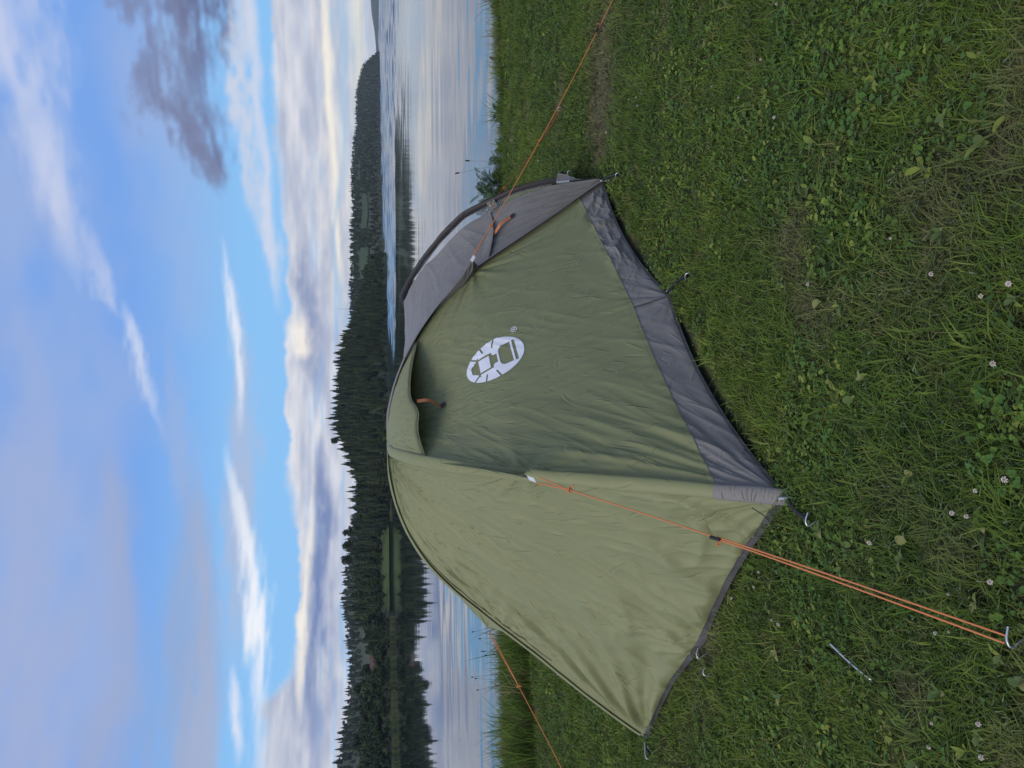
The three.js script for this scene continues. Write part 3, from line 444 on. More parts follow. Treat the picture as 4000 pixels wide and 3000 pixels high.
// the arched porch pole and the grey porch
const ARCH = [[0, 0.02], [0.02, 0.2], [0.05, 0.4], [0.12, 0.62], [0.31, 0.95], [0.5, 1.1], [0.66, 1.2], [0.85, 1.3], [1, 1.36]];
const archApex = [0.69, 5.865], archB = [1.413, 4.915], archE = [-0.05, 6.76];
function arch(k) { const r = k < 0.5 ? k * 2 : 2 - k * 2, f = r < 0.25 ? r * r * 2 : 0.125 + (r - 0.25) * (0.875 / 0.75); const c = k < 0.5 ? archB : archE; const h = (pw(ARCH, f - 0.02, 1) + 2 * pw(ARCH, f, 1) + pw(ARCH, f + 0.02, 1)) / 4; return loc(lerp(c[0], archApex[0], f), Math.max(0.02, h), lerp(c[1], archApex[1], f)); }
const porchSide = (c, flip) => (w, v) => { const q = mix3(pole(c, w), arch(flip ? 1 - w * 0.5 : w * 0.5), v * 0.985), k = Math.sin(Math.PI * v) * 0.05 * sm(0.05, 0.4, w); q[1] -= k; return q; };
const nearPorch = porchSide(CB, false), farPorch = porchSide(CE, true);
function porchAt(w, v, lift = 0) { const q = nearPorch(w, v), n = normalOf(nearPorch, w, v), m = n[0] + n[1] < 0 ? n.map((k) => -k) : n; const h = rays(w * 1.8, v, 0, 0, 12, 0.4, 0.008, 2) + creases(w * 1.8, v * 1.1, 1.3, 9, 5, 0.008, 21.5) * 0.8 + creases(w * 1.8, v, 0.3, 6, 4, 0.006, 22.5); return add3(q, m, h * sm(0, 0.06, v) + lift); }
const meshGap = (w) => 0.88 + 0.08 * sm(0.55, 0.8, w) + 0.07 * sm(0.3, 0.1, w);
mesh('porch_panel', sheet(110, 50, (u, v) => porchAt(u, v * meshGap(u)), (u, v) => [u * 1.8, v]), greyM, tent);
mesh('porch_panel', sheet(60, 20, (u, v) => farPorch(u, v * 0.98), (u, v) => [u * 1.8, v]), greyM, tent);
const netTex = dataTex(128, 128, (u, v) => { const a = Math.abs(((u * 16) % 1) - 0.5), b = Math.abs(((v * 16) % 1) - 0.5), k = Math.max(a, b) > 0.42 ? 1 : 0; return [k, k, k]; });
mesh('mesh_strip', sheet(60, 4, (u, v) => { const w = lerp(0.16, 0.86, u); return porchAt(w, lerp(meshGap(w), 0.995, v)); }, (u, v) => [u * 9, v * 0.6]), std([0.4, 0.4, 0.42], 0.7, { alphaMap: netTex, transparent: true }), tent);
{ // sleeve of the arch, bare pole below it, joint and red strap
  const side = (k) => { const a = arch(clamp(k - 0.01)), b = arch(clamp(k + 0.01)); return V(b[0] - a[0], b[1] - a[1], b[2] - a[2]).normalize(); };
  const out = V(0.62, 0.1, -0.78);
  mesh('arch_sleeve', sheet(90, 10, (u, v) => { const k = lerp(0.075, 0.93, u), p = arch(k), T = side(k), n = out.clone().cross(T).normalize(), o2 = T.clone().cross(n).normalize(), th = v * Math.PI * 2, wob = 1 + 0.25 * (n3(k * 40, v * 4, 2) - 0.5); const a = Math.cos(th) * 0.026 * wob + 0.012, b = Math.sin(th) * 0.012; return [p[0] + n.x * a + o2.x * b, p[1] + n.y * a + o2.y * b, p[2] + n.z * a + o2.z * b]; }, (u, v) => [u * 3, v * 0.1]), sleeveM, tent);
  mesh('arch_pole', tube(Array.from({ length: 22 }, (_, i) => arch(0.08 * i / 21)), 0.0055, 40, 8), blackM, tent);
  mesh('pole_joint', tube([arch(0.062), arch(0.067), arch(0.072), arch(0.078)], 0.0085, 8, 8), silverM, tent);
  const p = arch(0.078), q = porchAt(0.13, 0.85); strap('red_strap', [p, mix3(p, q, 0.5), q], 0.03, redM, tent, [0, 1, 0]);
}
// vent flap on the porch with its strap
mesh('porch_flap', sheet(30, 40, (u, v) => { const w = lerp(0.335, 0.445, u), vv = lerp(0.03, 0.84, v); return porchAt(w, vv, 0.012 + 0.018 * sm(0.3, 0, u) * Math.sin(Math.PI * clamp(v * 1.1))); }, (u, v) => [u * 0.3, v]), greyM, tent);
{ const a = porchAt(0.335, 0.45, 0.015), b = porchAt(0.312, 0.5, 0.04), c = porchAt(0.282, 0.57, 0.015); const s = strap('flap_strap', [a, mix3(a, b, 0.6), b, c], 0.035, orangeM, tent, [0.5, 0.25, -0.5]); strap('hook_patch', [c, porchAt(0.27, 0.6, 0.012)], 0.037, blackM, s, [0.5, 0.25, -0.5]); }
{ const k = 0.155, p = arch(k); const t = mesh('guy_tab', sheet(6, 6, (u, v) => { const a = porchAt(0.31, lerp(0.86, 1.02, v), 0.02), b = porchAt(0.335, lerp(0.86, 1.02, v), 0.02); return mix3(a, b, u); }), greyM, tent); const r = new THREE.TorusGeometry(0.013, 0.004, 8, 18); const m = mesh('grommet', r, std([0.7, 0.5, 0.25], 0.3, { metalness: 0.9 }), t); const q = porchAt(0.322, 0.93, 0.026); m.position.set(...q); m.rotation.y = 0.5; }
// gussets that the guy lines pull out from the poles
function gusset(c, tip, s0, s1, m, tabAt) { const a = pole(c, s0), b = pole(c, s1); const g = mesh('guy_gusset', sheet(20, 16, (u, v) => { const e = mix3(a, b, u), k = pole(c, lerp(s0, s1, u)); const q = mix3(k, tip, v); const h = 0.012 * Math.sin(u * 14 + v * 3) * (1 - v) * v * 3; return [q[0] + h, q[1] + h * 0.4 - 0.05 * Math.sin(Math.PI * v) * Math.sin(Math.PI * u), q[2] + h]; }, (u, v) => [u * 0.4, v * 0.2]), m, tent); mesh('guy_tab', sheet(2, 3, (u, v) => { const k = (v - 0.2) * 0.045; const d = tabAt; return [tip[0] + d[0] * k + (u - 0.5) * 0.02, tip[1] + d[1] * k + (u - 0.5) * 0.012, tip[2] + d[2] * k]; }), tabM, g); return g; }
const tipA = loc(-0.398, 0.925, 3.07), tipB = loc(0.79, 0.965, 4.72), tipC = loc(-1.5, 0.89, 4.52);
gusset(CA, tipA, 0.37, 0.66, greenM, [-0.12, -0.47, 0.86]); gusset(CB, tipB, 0.36, 0.56, greyM, [0.85, -0.45, 0.26]); gusset(CC, tipC, 0.36, 0.6, greenM, [-0.88, -0.43, 0.2]);
// front: door sheet below the porch, laid out towards its peg
{ const P = [loc(1.4, 0.07, 4.95), loc(1.68, 0.07, 5.66), loc(0.75, 0.08, 6.4), loc(0.4, 0.3, 5.9)]; mesh('door_flap', sheet(40, 30, (u, v) => { const q = mix3(mix3(P[0], P[1], u), mix3(P[3], P[2], u), v); const h = ridged(u * 6, v * 6, 2.5) * 0.06 + ridged(u * 13, v * 11, 4.5) * 0.03 + 0.1 * Math.sin(Math.PI * u) * (1 - v); return [q[0], q[1] + h * (0.3 + 0.7 * sm(0, 0.2, v + u)), q[2]]; }, (u, v) => [u, v]), greyM, tent); }
mesh('front_panel', sheet(50, 50, (u, v) => { const s = v * 0.97, q = mix3(pole(CB, s), pole(CE, s), u); const h = creases(u * 2.2, s * 1.7, 1.2, 6, 4, 0.01, 31.5); return [q[0] - 0.02 + h, q[1] - 0.03 * Math.sin(Math.PI * u), q[2]]; }, (u, v) => [u * 2.2, v * 1.7]), greyM, tent);
mesh('far_side_panel', sheet(50, 40, (u, v) => { const s = v * 0.98; return mix3(pole(CC, s), pole(CE, s), u); }, (u, v) => [u * 3, v * 1.7]), greenM, tent);
mesh('groundsheet', sheet(8, 8, (u, v) => { const q = mix3(mix3(loc(CA[0], 0.03, CA[1]), loc(CB[0], 0.03, CB[1]), u), mix3(loc(CC[0], 0.03, CC[1]), loc(CE[0], 0.03, CE[1]), u), v); return mix3(q, loc(CO[0], 0.03, CO[1]), 0.07); }), darkGreyM, tent);
// printed lantern emblem
{
  const caps = [], cap = (x0, y0, x1, y1, w) => caps.push([x0, y0, x1, y1, w]);
  for (const s of [-1, 1]) { for (const [a, i] of [[52, 0.52], [17, 0.46], [-24, 0.5]]) { const c = Math.cos(a / R2D) * s, d = Math.sin(a / R2D); cap(c * i, 0.1 + d * i * 1.05, c * 1.3, 0.1 + d * 1.35, 0.028); } }
  const inPoly = (P, x, y) => { let k = false; for (let i = 0, j = P.length - 1; i < P.length; j = i++) { const [a, b] = P[i], [c, d] = P[j]; if ((b > y) !== (d > y) && x < (c - a) * (y - b) / (d - b) + a) k = !k; } return k; };
  const polys = [[[-0.35, -0.79], [0.35, -0.79], [0.35, -0.71], [-0.35, -0.71]], [[-0.35, -0.65], [0.35, -0.65], [0.35, -0.4], [0.3, -0.31], [0.2, -0.27], [-0.2, -0.27], [-0.3, -0.31], [-0.35, -0.4]], [[-0.16, -0.21], [0.16, -0.21], [0.16, -0.1], [0.2, -0.05], [0.3, -0.03], [0.3, 0.03], [0.27, 0.06], [-0.27, 0.06], [-0.3, 0.03], [-0.3, -0.03], [-0.2, -0.05], [-0.16, -0.1]], [[-0.3, 0.0], [-0.24, 0.0], [-0.24, 0.48], [-0.3, 0.48]], [[0.24, 0.0], [0.3, 0.0], [0.3, 0.48], [0.24, 0.48]], [[-0.4, 0.47], [0.4, 0.47], [0.34, 0.53], [0.26, 0.56], [0.24, 0.63], [0.18, 0.66], [0.16, 0.75], [0.06, 0.79], [-0.06, 0.79], [-0.16, 0.75], [-0.18, 0.66], [-0.24, 0.63], [-0.26, 0.56], [-0.34, 0.53]]];
  const ink = (x, y) => { // x, y in units of half the height
    const rx = (x - 0.66) / 0.085, ry = (y + 0.86) / 0.085, rr = rx * rx + ry * ry; if (rr < 1) return rr > 0.62 || (Math.abs(rx + 0.2) < 0.12 && Math.abs(ry) < 0.45) || (Math.abs(rx - 0.08) < 0.26 && Math.abs(ry - 0.36) < 0.12) || (Math.abs(rx - 0.08) < 0.26 && Math.abs(ry) < 0.1) || (Math.abs(rx - 0.25) < 0.1 && ry > 0 && ry < 0.4) || (Math.abs(rx - 0.1 + ry * 0.5) < 0.11 && ry < 0 && ry > -0.45) ? 1 : 0;
    if ((x / 0.7) ** 2 + y * y > 1) return 0;
    for (const P of polys) if (inPoly(P, x, y)) return 0;
    for (const [a, b, c, d, w] of caps) { const t = clamp(((x - a) * (c - a) + (y - b) * (d - b)) / ((c - a) ** 2 + (d - b) ** 2)); if (Math.hypot(x - a - t * (c - a), y - b - t * (d - b)) < w) return 0; }
    return 1;
  };
  const N = 384; const tx = dataTex(N, N, (u, v) => { let k = 0; for (let i = 0; i < 3; i++) for (let j = 0; j < 3; j++) k += ink((u + i / 3 / N) * 2.2 - 1.1, (v + j / 3 / N) * 2.2 - 1.1); k /= 9; return [k, k, k]; });
  tx.wrapS = tx.wrapT = THREE.ClampToEdgeWrapping;
  const tc = 0.512, sc = 0.392, hs = 0.143 / slope * 1.1, ht = 0.385 / ABlen * 1.1;
  mesh('logo_print', sheet(40, 40, (u, v) => sideAt(tc + (u - 0.5) * 2 * ht, sc + (v - 0.5) * 2 * hs, 0.003)), std([0.74, 0.76, 0.84], 0.5, { alphaMap: tx, transparent: true }), tent);
}
// elastic loops at the pegging points
const loop = (pts, r = 0.006) => mesh('elastic_loop', tube(pts.map((p) => loc(...p)), r, 20, 6), blackM, tent);
const clip = (x, d, dx, dd) => mesh('hem_clip', sheet(2, 3, (u, v) => loc(x + dx * v + (u - 0.5) * 0.03 * Math.abs(dd) * 8, 0.035 + 0.006 * Math.sin(v * 3) + (u - 0.5) * 0.02, d + dd * v)), tabM, tent);
loop([[-0.431, 0.04, 2.56], [-0.445, 0.06, 2.5], [-0.462, 0.066, 2.45], [-0.478, 0.06, 2.4]], 0.009); clip(-0.431, 2.575, -0.008, -0.035);
loop([[0.485, 0.04, 3.74], [0.5, 0.06, 3.63], [0.518, 0.07, 3.52], [0.53, 0.06, 3.43]], 0.008); clip(0.485, 3.745, 0.01, -0.035);
loop([[1.392, 0.04, 4.9], [1.372, 0.065, 4.78], [1.348, 0.07, 4.64], [1.33, 0.06, 4.52]], 0.009);
loop([[-2.05, 0.03, 4.06], [-2.062, 0.06, 4.01], [-2.075, 0.055, 3.96]], 0.007); clip(-1.285, 3.345, -0.004, -0.035);
loop([[-1.288, 0.04, 3.34], [-1.283, 0.05, 3.3]], 0.005);
mesh('loose_thread', tube([loc(-0.475, 0.14, 2.645), loc(-0.505, 0.1, 2.62), loc(-0.525, 0.085, 2.61), loc(-0.55, 0.055, 2.6)], 0.002, 16, 4), blackM, tent);

// ───────────────────────── pegs and guy lines ─────────────────────────
function peg(label, x, d, turn, tilt = 0.35, len = 0.045, group) { const g = thing('tent_peg', label, 'tent peg', [x, groundY(x, d) + 0.036, -d], group); g.rotation.set(0, turn, 0); g.scale.setScalar(0.6); mesh('shaft', tube([[0.05, -0.12, 0], [0.01, 0, 0], [-0.01, 0.03, 0]], 0.0042, 8, 7), silverM, g); mesh('hook', tube([[-0.01, 0.03, 0], [-0.004, 0.05, 0], [0.02, 0.056, 0], [0.02 + len, 0.036, 0]], 0.0052, 14, 7), silverM, g); return g; }
peg('silver hooked peg holding the orange guy line nearest the viewer', -0.622, 1.53, 0.3, 0.3, 0.05);
peg('silver hooked peg beside the near bottom corner of the tent', -0.49, 2.37, 0.2);
peg('silver hooked peg at the middle of the long grey skirt', 0.535, 3.4, 2.3);
peg('silver hooked peg at the front corner of the tent', 1.325, 4.49, 2.3);
peg('silver hooked peg beyond the crumpled door flap', 1.69, 5.73, 2.6);
peg('silver peg at the middle of the back hem', -1.28, 3.27, 0.4);
peg('straight silver peg pulled out beyond the left tent corner', -2.085, 3.94, 0.8, 0.3, 0.09);
peg('silver peg ending the guy line that crosses the far lawn', 2.31, 6.04, 2.2);
peg('small silver peg left lying near the middle back hem', -1.335, 3.2, 0.5, 0.3, 0.03);
{ const g = thing('loose_peg', 'straight silver peg lying loose in the grass left of the orange guy line', 'tent peg', [-0.897, 0.05, -2.178]); mesh('shaft', tube([[0.026, 0.012, -0.08], [0, 0.004, 0], [-0.026, -0.012, 0.08]], 0.0036, 8, 6), silverM, g); mesh('bent_end', tube([[-0.026, -0.012, 0.08], [-0.03, -0.02, 0.087], [-0.036, -0.022, 0.081]], 0.0036, 6, 6), silverM, g); }
function guy(label, from, to, slideAt, knotAt, r = 0.0028) {
  const g = thing('guy_line', label, 'guy line', to), f = V(...from).sub(V(...to)), at = (k) => f.clone().multiplyScalar(1 - k), arr = (v) => [v.x, v.y, v.z];
  const sideV = V(0, 1, 0).cross(f).normalize(), sag = (k) => { const p = at(k); p.y -= 0.03 * Math.sin(Math.PI * k); return p; };
  for (const s of [-1, 1]) { mesh('cord', tube([0, 0.3, 0.7, 1].map((q) => arr(sag(knotAt * q).addScaledVector(sideV, s * 0.011 * (1 - q)).add(V(0, s * 0.006 * (1 - q), 0)))), r, 12, 6), orangeM, g); mesh('cord', tube([0, 0.2, 0.5, 0.8, 1].map((q) => arr(sag(lerp(slideAt, 1, q)).addScaledVector(sideV, s * (0.003 + 0.0055 * q)).add(V(0, s * 0.003 * q, 0)))), r, 20, 6), orangeM, g); }
  mesh('cord', tube([0, 0.25, 0.5, 0.75, 1].map((q) => arr(sag(lerp(knotAt, slideAt, q)))), r, 20, 6), orangeM, g);
  const kn = mesh('knot', new THREE.TorusKnotGeometry(0.006, 0.0034, 40, 6, 2, 3), orangeM, g); kn.position.copy(sag(knotAt));
  const kp = sag(knotAt); mesh('cord_end', tube([arr(kp), arr(kp.clone().addScaledVector(sideV, -0.012).add(V(0, -0.008, 0))), arr(kp.clone().addScaledVector(sideV, -0.024).add(V(0, -0.014, 0.006)))], r, 6, 6), orangeM, g);
  const a = sag(slideAt - 0.012), b = sag(slideAt + 0.012), sl = new THREE.Group(); const box = tube([arr(a.clone().addScaledVector(sideV, 0.003).add(V(0, 0.006, 0))), arr(b.clone().add(V(0, 0.008, 0)))], 0.0062, 4, 6);
  const s = mesh('line_slider', box, blackM, g); mesh('slider_loop', tube([arr(b), arr(b.clone().addScaledVector(sideV, 0.012).add(V(0, 0.02, 0))), arr(b.clone().addScaledVector(sideV, 0.018).add(V(0, 0.012, 0))), arr(b.clone().add(V(0, 0.004, 0)))], r, 10, 6), orangeM, s);
  return g;
}
const world = (q) => [q[0] + base[0], q[1] + base[1], q[2] + base[2]];
guy('orange guy line from the near tent pole to the foreground peg', add3(world(tipA), [-0.004, -0.03, 0.03]), [-0.615, 0.065, -1.548], 0.5, 0.105);
guy('orange guy line running from the grey porch across the upper right lawn', add3(world(tipB), [0.03, -0.012, 0.01]), [2.62, 0.02, -4.2], 0.74, 0.1);
guy('thin orange guy line from the arched pole to the far lawn', world(porchAt(0.322, 0.97, 0.02)), [2.3, 0.05, -6.05], 0.6, 0.14);
guy('orange guy line from the far left pole past the tall grass', add3(world(tipC), [-0.03, -0.012, 0.01]), [-3.29, 0.02, -3.99], 0.8, 0.17);

// ───────────────────────── lawn plants ─────────────────────────
const inTent = (x, d, m = 0) => { let k = true; for (let i = 0; i < 4; i++) { const a = tentHit[i], b = tentHit[(i + 1) % 4]; const ex = b[0] - a[0], ed = b[1] - a[1], L = Math.hypot(ex, ed); if (((x - a[0]) * ed - (d - a[1]) * ex) / L > -m) k = false; } return k; };
function bladeTuft(seed, n, h, spread, w, flop) {
  const r = rng(seed), p = [], idx = [], nor = [];
  for (let i = 0; i < n; i++) {
    const a = r() * 6.283, b0 = r() * 6.283, rr = Math.sqrt(r()) * spread, bx = Math.cos(b0) * rr, bz = Math.sin(b0) * rr, L = h * (0.45 + r() * 0.75), out = L * (flop * (0.35 + r())), ww = w * (0.6 + r() * 0.8), ca = Math.cos(a), sa = Math.sin(a), k = p.length / 3, tw = (r() - 0.5) * 1.2;
    const y1 = L * 0.55, o1 = out * 0.35, y2 = L * (0.95 - flop * 0.35 * r()), o2 = out;
    const px = -Math.sin(a + tw), pz = Math.cos(a + tw);
    p.push(bx - px * ww * 0.8, 0, bz - pz * ww * 0.8, bx + px * ww * 0.8, 0, bz + pz * ww * 0.8, bx + ca * o1 - px * ww, y1, bz + sa * o1 - pz * ww, bx + ca * o1 + px * ww, y1, bz + sa * o1 + pz * ww, bx + ca * o2, y2, bz + sa * o2);
    idx.push(k, k + 1, k + 3, k, k + 3, k + 2, k + 2, k + 3, k + 4);
  }
  return geo(p, idx);
}
function leafShape(L, W, fold, n = 4, round = 1) { // one leaf along +x, base at 0; rows of three points
  const p = [], idx = [];
  for (let i = 0; i <= n; i++) { const f = i / n, w = W * Math.sin(Math.PI * (0.06 + 0.94 * f) ** 0.8) ** round * 0.5 + 0.0004, y = L * 0.35 * f * (1 - f) * 1.6; p.push(L * f, y + fold * w, -w, L * f, y, 0, L * f, y + fold * w, w); if (i) { const b = (i - 1) * 3; idx.push(b, b + 1, b + 4, b, b + 4, b + 3, b + 1, b + 2, b + 5, b + 1, b + 5, b + 4); } }
  return geo(p, idx);
}
function cloverPatch(seed, n) {
  const r = rng(seed), parts = [], one = leafShape(0.0095, 0.0098, 0.3, 4, 0.5), M = new THREE.Matrix4(), E = new THREE.Euler(), Q = new THREE.Quaternion();
  for (let i = 0; i < n; i++) {
    const cx = (r() - 0.5) * 0.09, cz = (r() - 0.5) * 0.09, cy = 0.018 + r() * 0.04, sc = 0.7 + r() * 0.75, t0 = r() * 6.28, tx = (r() - 0.5) * 0.9, tz = (r() - 0.5) * 0.9;
    for (let k = 0; k < 3; k++) { const g = one.clone(); E.set(0, t0 + k * 2.094, 0.15); M.makeRotationFromEuler(E); g.applyMatrix4(M); M.makeRotationFromEuler(new THREE.Euler(tx, 0, tz)); g.applyMatrix4(M); M.compose(V(cx, cy, cz), Q.identity(), V(sc, sc, sc)); g.applyMatrix4(M); parts.push(g); }
  }
  return mergeGeometries(parts);
}
const leafy = (rgb, tr = 0.35, rough = 0.95) => std(rgb, rough, { transmission: tr, thickness: 0, specularIntensity: 0.45 });
const grassMat = leafy([1, 1, 1], 0.25, 0.96), cloverMat = leafy([1, 1, 1], 0.2, 0.96);
{
  const r = rng(91), kinds = { short: [], fine: [], clover: [], tall: [], dry: [] };
  const dryAt = (x, d) => { const k = Math.exp(-(((x - 2.05) / 0.55) ** 2) - ((d - 5.05) / 0.28) ** 2) * 1.2 + Math.exp(-(((x - 3.2) / 1.0) ** 2) - ((d - 4.6) / 0.3) ** 2) * 0.45; return k + sm(0.68, 0.8, fbm(x * 1.7 + 3, d * 2.1, 6, 3)) * 0.65; };
  for (let d = 0.75; d < 10.9;) {
    const step = d < 3.2 ? 0.034 : d < 6 ? 0.042 : 0.05, half = 0.64 * d + 0.75;
    for (let x = -half; x < half; x += step) {
      const jx = x + (r() - 0.5) * step * 1.5, jd = d + (r() - 0.5) * step * 1.5, e = lawnEdge(jx);
      if (jd > e + 0.9 || inTent(jx, jd, 0.0)) { r(); continue; }
      const y = groundY(jx, jd), patchN = fbm(jx * 1.5 + 11, jd * 1.5, 2, 3), cl = fbm(jx * 2.1, jd * 2.1 + 30, 9, 3), dry = dryAt(jx, jd), q = r();
      const edgeTall = jx < -0.6 ? sm(e - 1.45, e - 1.0, jd + (n2(jx * 3, 5) - 0.5) * 0.5) : sm(e - 0.3, e - 0.02, jd) * 0.6;
      const o = [jx, y - 0.004, jd, patchN, dry];
      if (jx < -0.6 && edgeTall > 0.03 && edgeTall < 0.4 && r() < 0.6) { o[4] = 1; kinds.dry.push(o); continue; }
      if (edgeTall > 0.35 && r() < edgeTall) { kinds.tall.push(o); continue; }
      if (dry > 0.5 && q < dry * 0.75) kinds.dry.push(o); else if (cl > 0.4 + r() * 0.2 && q < 0.36) kinds.clover.push(o); else if (q < 0.62) kinds.short.push(o); else kinds.fine.push(o);
    }
    d += step;
  }
  const M = new THREE.Matrix4(), Q = new THREE.Quaternion(), E = new THREE.Euler(), C = new THREE.Color();
  const put = (name, label, list, geos, mat, size, color, kind = 'grass') => geos.forEach((g, v) => {
    const l = list.filter((_, i) => i % geos.length === v), im = new THREE.InstancedMesh(g, mat, l.length); im.name = numbered(name); im.userData = { kind: 'stuff', label, category: kind }; im.castShadow = im.receiveShadow = true;
    l.forEach((o, i) => { const s = size(o, r); E.set((r() - 0.5) * 0.5, r() * 6.283, (r() - 0.5) * 0.5); M.compose(V(o[0], o[1], -o[2]), Q.setFromEuler(E), V(s, s * (0.8 + r() * 0.4), s)); im.setMatrixAt(i, M); const c = color(o, r); im.setColorAt(i, C.setRGB(c[0], c[1], c[2])); });
    scene.add(im);
  });
  const greens = [[0.072, 0.132, 0.016], [0.108, 0.168, 0.022], [0.06, 0.116, 0.018], [0.16, 0.2, 0.04], [0.18, 0.165, 0.065]];
  const mixc = (a, b, t) => a.map((v, i) => lerp(v, b[i], t));
  const pick = (o, q) => { const a = mixc(greens[2], greens[1], sm(0.3, 0.7, o[3])), k = q(); const b = k < 0.3 ? greens[0] : k < 0.62 ? a : k < 0.8 ? greens[1] : k < 0.95 ? greens[3] : greens[4]; const c = mixc(mixc(a, b, 0.65), [0.2, 0.165, 0.1], clamp(o[4]) * 0.55), m = 0.75 + q() * 0.5; return c.map((v) => v * m); };
  put('grass', 'short mown lawn grass', kinds.short, [1, 2, 3].map((s) => bladeTuft(s, 28, 0.042, 0.034, 0.0017, 0.8)), grassMat, (o, q) => 0.75 + q() * 0.6, pick);
  put('grass', 'fine lawn grass lying in tufts', kinds.fine, [4, 5, 6].map((s) => bladeTuft(s, 26, 0.05, 0.032, 0.0014, 1.1)), grassMat, (o, q) => 0.8 + q() * 0.8, pick);
  put('grass', 'dry trodden lawn grass', kinds.dry, [7, 8].map((s) => bladeTuft(s, 26, 0.028, 0.036, 0.0012, 1.4)), grassMat, (o, q) => 0.8 + q() * 0.5, (o, q) => { const m = 0.7 + q() * 0.6; return [0.17 * m, 0.15 * m, 0.085 * m]; });
  put('grass', 'tall unmown grass along the edge of the bank', kinds.tall, [9, 10].map((s) => bladeTuft(s, 26, 0.17, 0.05, 0.0018, 0.55)), grassMat, (o, q) => (0.6 + q() * (o[0] < 0 ? 1.05 : 0.6)) * (q() < 0.07 ? 1.7 : 1), (o, q) => { const m = 0.75 + q() * 0.5; return q() < 0.14 ? [0.17 * m, 0.15 * m, 0.07 * m] : [0.1 * m, 0.16 * m, 0.024 * m]; });
  put('clover_leaves', 'low clover leaves spread through the lawn', kinds.clover, [1, 2, 3].map((s) => cloverPatch(s, 11)), cloverMat, (o, q) => 0.6 + q() * 0.4, (o, q) => { const m = 0.7 + q() * 0.55, k = q(); return k < 0.14 ? [0.17 * m, 0.21 * m, 0.04 * m] : k < 0.5 ? [0.085 * m, 0.15 * m, 0.024 * m] : [0.058 * m, 0.125 * m, 0.028 * m]; }, 'clover');
  console.log('lawn', Object.entries(kinds).map(([k, v]) => k + v.length).join(' '));
}
// lawn plants are told apart by the landmark they grow nearest to
const MARKS = [['the foreground guy line peg', -0.62, 1.53], ['the near tent corner', -0.45, 2.5], ['the loose silver peg', -0.9, 2.18], ['the middle back hem peg', -1.28, 3.27], ['the left tent corner', -2.07, 4.0], ['the middle skirt peg', 0.53, 3.4], ['the front tent corner', 1.36, 4.7], ['the peg of the far lawn guy line', 2.31, 6.04], ['the trodden dry patch', 2.05, 5.05], ['the foot of the long grey skirt', 0.1, 2.9]];
const RANK = ['closest', 'second closest', 'third closest', 'fourth closest', 'fifth closest', 'sixth closest', 'seventh closest', 'eighth closest', 'ninth closest', 'tenth closest', 'eleventh closest', 'twelfth closest', 'thirteenth closest', 'fourteenth closest', 'fifteenth closest', 'sixteenth closest'];
function places(spots) { const by = new Map(), out = []; spots.forEach(([x, d], i) => { let b = 0, q = 1e9; MARKS.forEach((m, k) => { const e = Math.hypot(m[1] - x, m[2] - d); if (e < q) { q = e; b = k; } }); if (!by.has(b)) by.set(b, []); by.get(b).push([q, i]); }); for (const [b, l] of by) l.sort((p, q) => p[0] - q[0]).forEach(([, i], k) => { out[i] = `${RANK[k] ?? 'farther than sixteenth'} to ${MARKS[b][0]}`; }); return out; }
// white clover flowers
{
  const r = rng(15), petal = leafShape(0.0085, 0.0042, 0.4, 2), head = [], M = new THREE.Matrix4();
  for (let i = 0; i < 26; i++) { const g = petal.clone(), el = -0.3 + 1.75 * (i / 26), a = i * 2.4; M.makeRotationZ(el); g.applyMatrix4(M); M.makeRotationY(a); g.applyMatrix4(M); head.push(g); }
  const headG = mergeGeometries(head), core = new THREE.IcosahedronGeometry(0.0042, 1), stemG = tube([[0, -0.05, 0], [0.002, -0.02, 0.001], [0, 0, 0]], 0.0012, 6, 5);
  const petalM = leafy([0.66, 0.6, 0.55], 0.25), coreM = std([0.34, 0.2, 0.15], 0.8), stemM = leafy([0.08, 0.13, 0.035], 0.2);
  const spots = [[1.45,2.61],[1.36,3.18],[1.21,2.92],[1.69,4.18],[1.63,4.15],[1.73,4.32],[1.29,2.73],[1.02,2.62],[0.84,2.84],[0.35,2.38],[0.43,1.96],[0.3,1.79],[0.24,1.54],[0.05,1.58],[0.22,1.62],[-0.23,1.55],[-0.27,1.64],[-0.34,1.72],[-0.34,1.67],[-0.49,2.06],[-0.49,1.6],[-0.56,1.74],[-0.68,1.79],[-0.66,1.74],[-0.91,2.64],[-0.93,1.8],[-1.0,1.81],[-0.94,1.63],[-0.86,1.64],[-0.75,2.74],[-0.82,2.78],[-0.92,2.97],[-0.91,2.59],[-2.48,6.17],[-2.53,6.3],[-2.61,6.17],[-2.72,6.3],[-2.6,5.55],[-2.71,5.76],[-2.85,5.67],[-2.62,5.38],[-2.57,5.81],[2.27,5.89],[1.88,5.81],[1.95,5.73],[3.15,7.1],[2.12,6.89],[1.7,5.63],[1.69,4.8]];
  const near = places(spots);
  for (const [i, [x, d]] of spots.entries()) {
    const where = d > 5 ? (x < 0 ? 'in the lawn beyond the left tent corner' : 'in the far lawn right of the tent porch') : x < -0.6 && d > 2.3 ? 'in the grass in front of the back hem' : x < 0 ? 'in the foreground grass around the orange guy line' : d > 2.2 ? 'in the lawn right of the grey skirt' : 'in the foreground grass right of the guy line';
    const g = thing('clover_flower', `small white clover flower, ${near[i]}`, 'flower', [x, groundY(x, d) + 0.052, -d], `white clover flowers ${where}`);
    g.rotation.set((r() - 0.5) * 0.7, r() * 6.28, (r() - 0.5) * 0.7); g.scale.setScalar(0.62 + r() * 0.42);
    mesh('stem', stemG, stemM, g); const h = mesh('flower_head', headG, petalM, g); mesh('flower_core', core, coreM, h);
  }
}
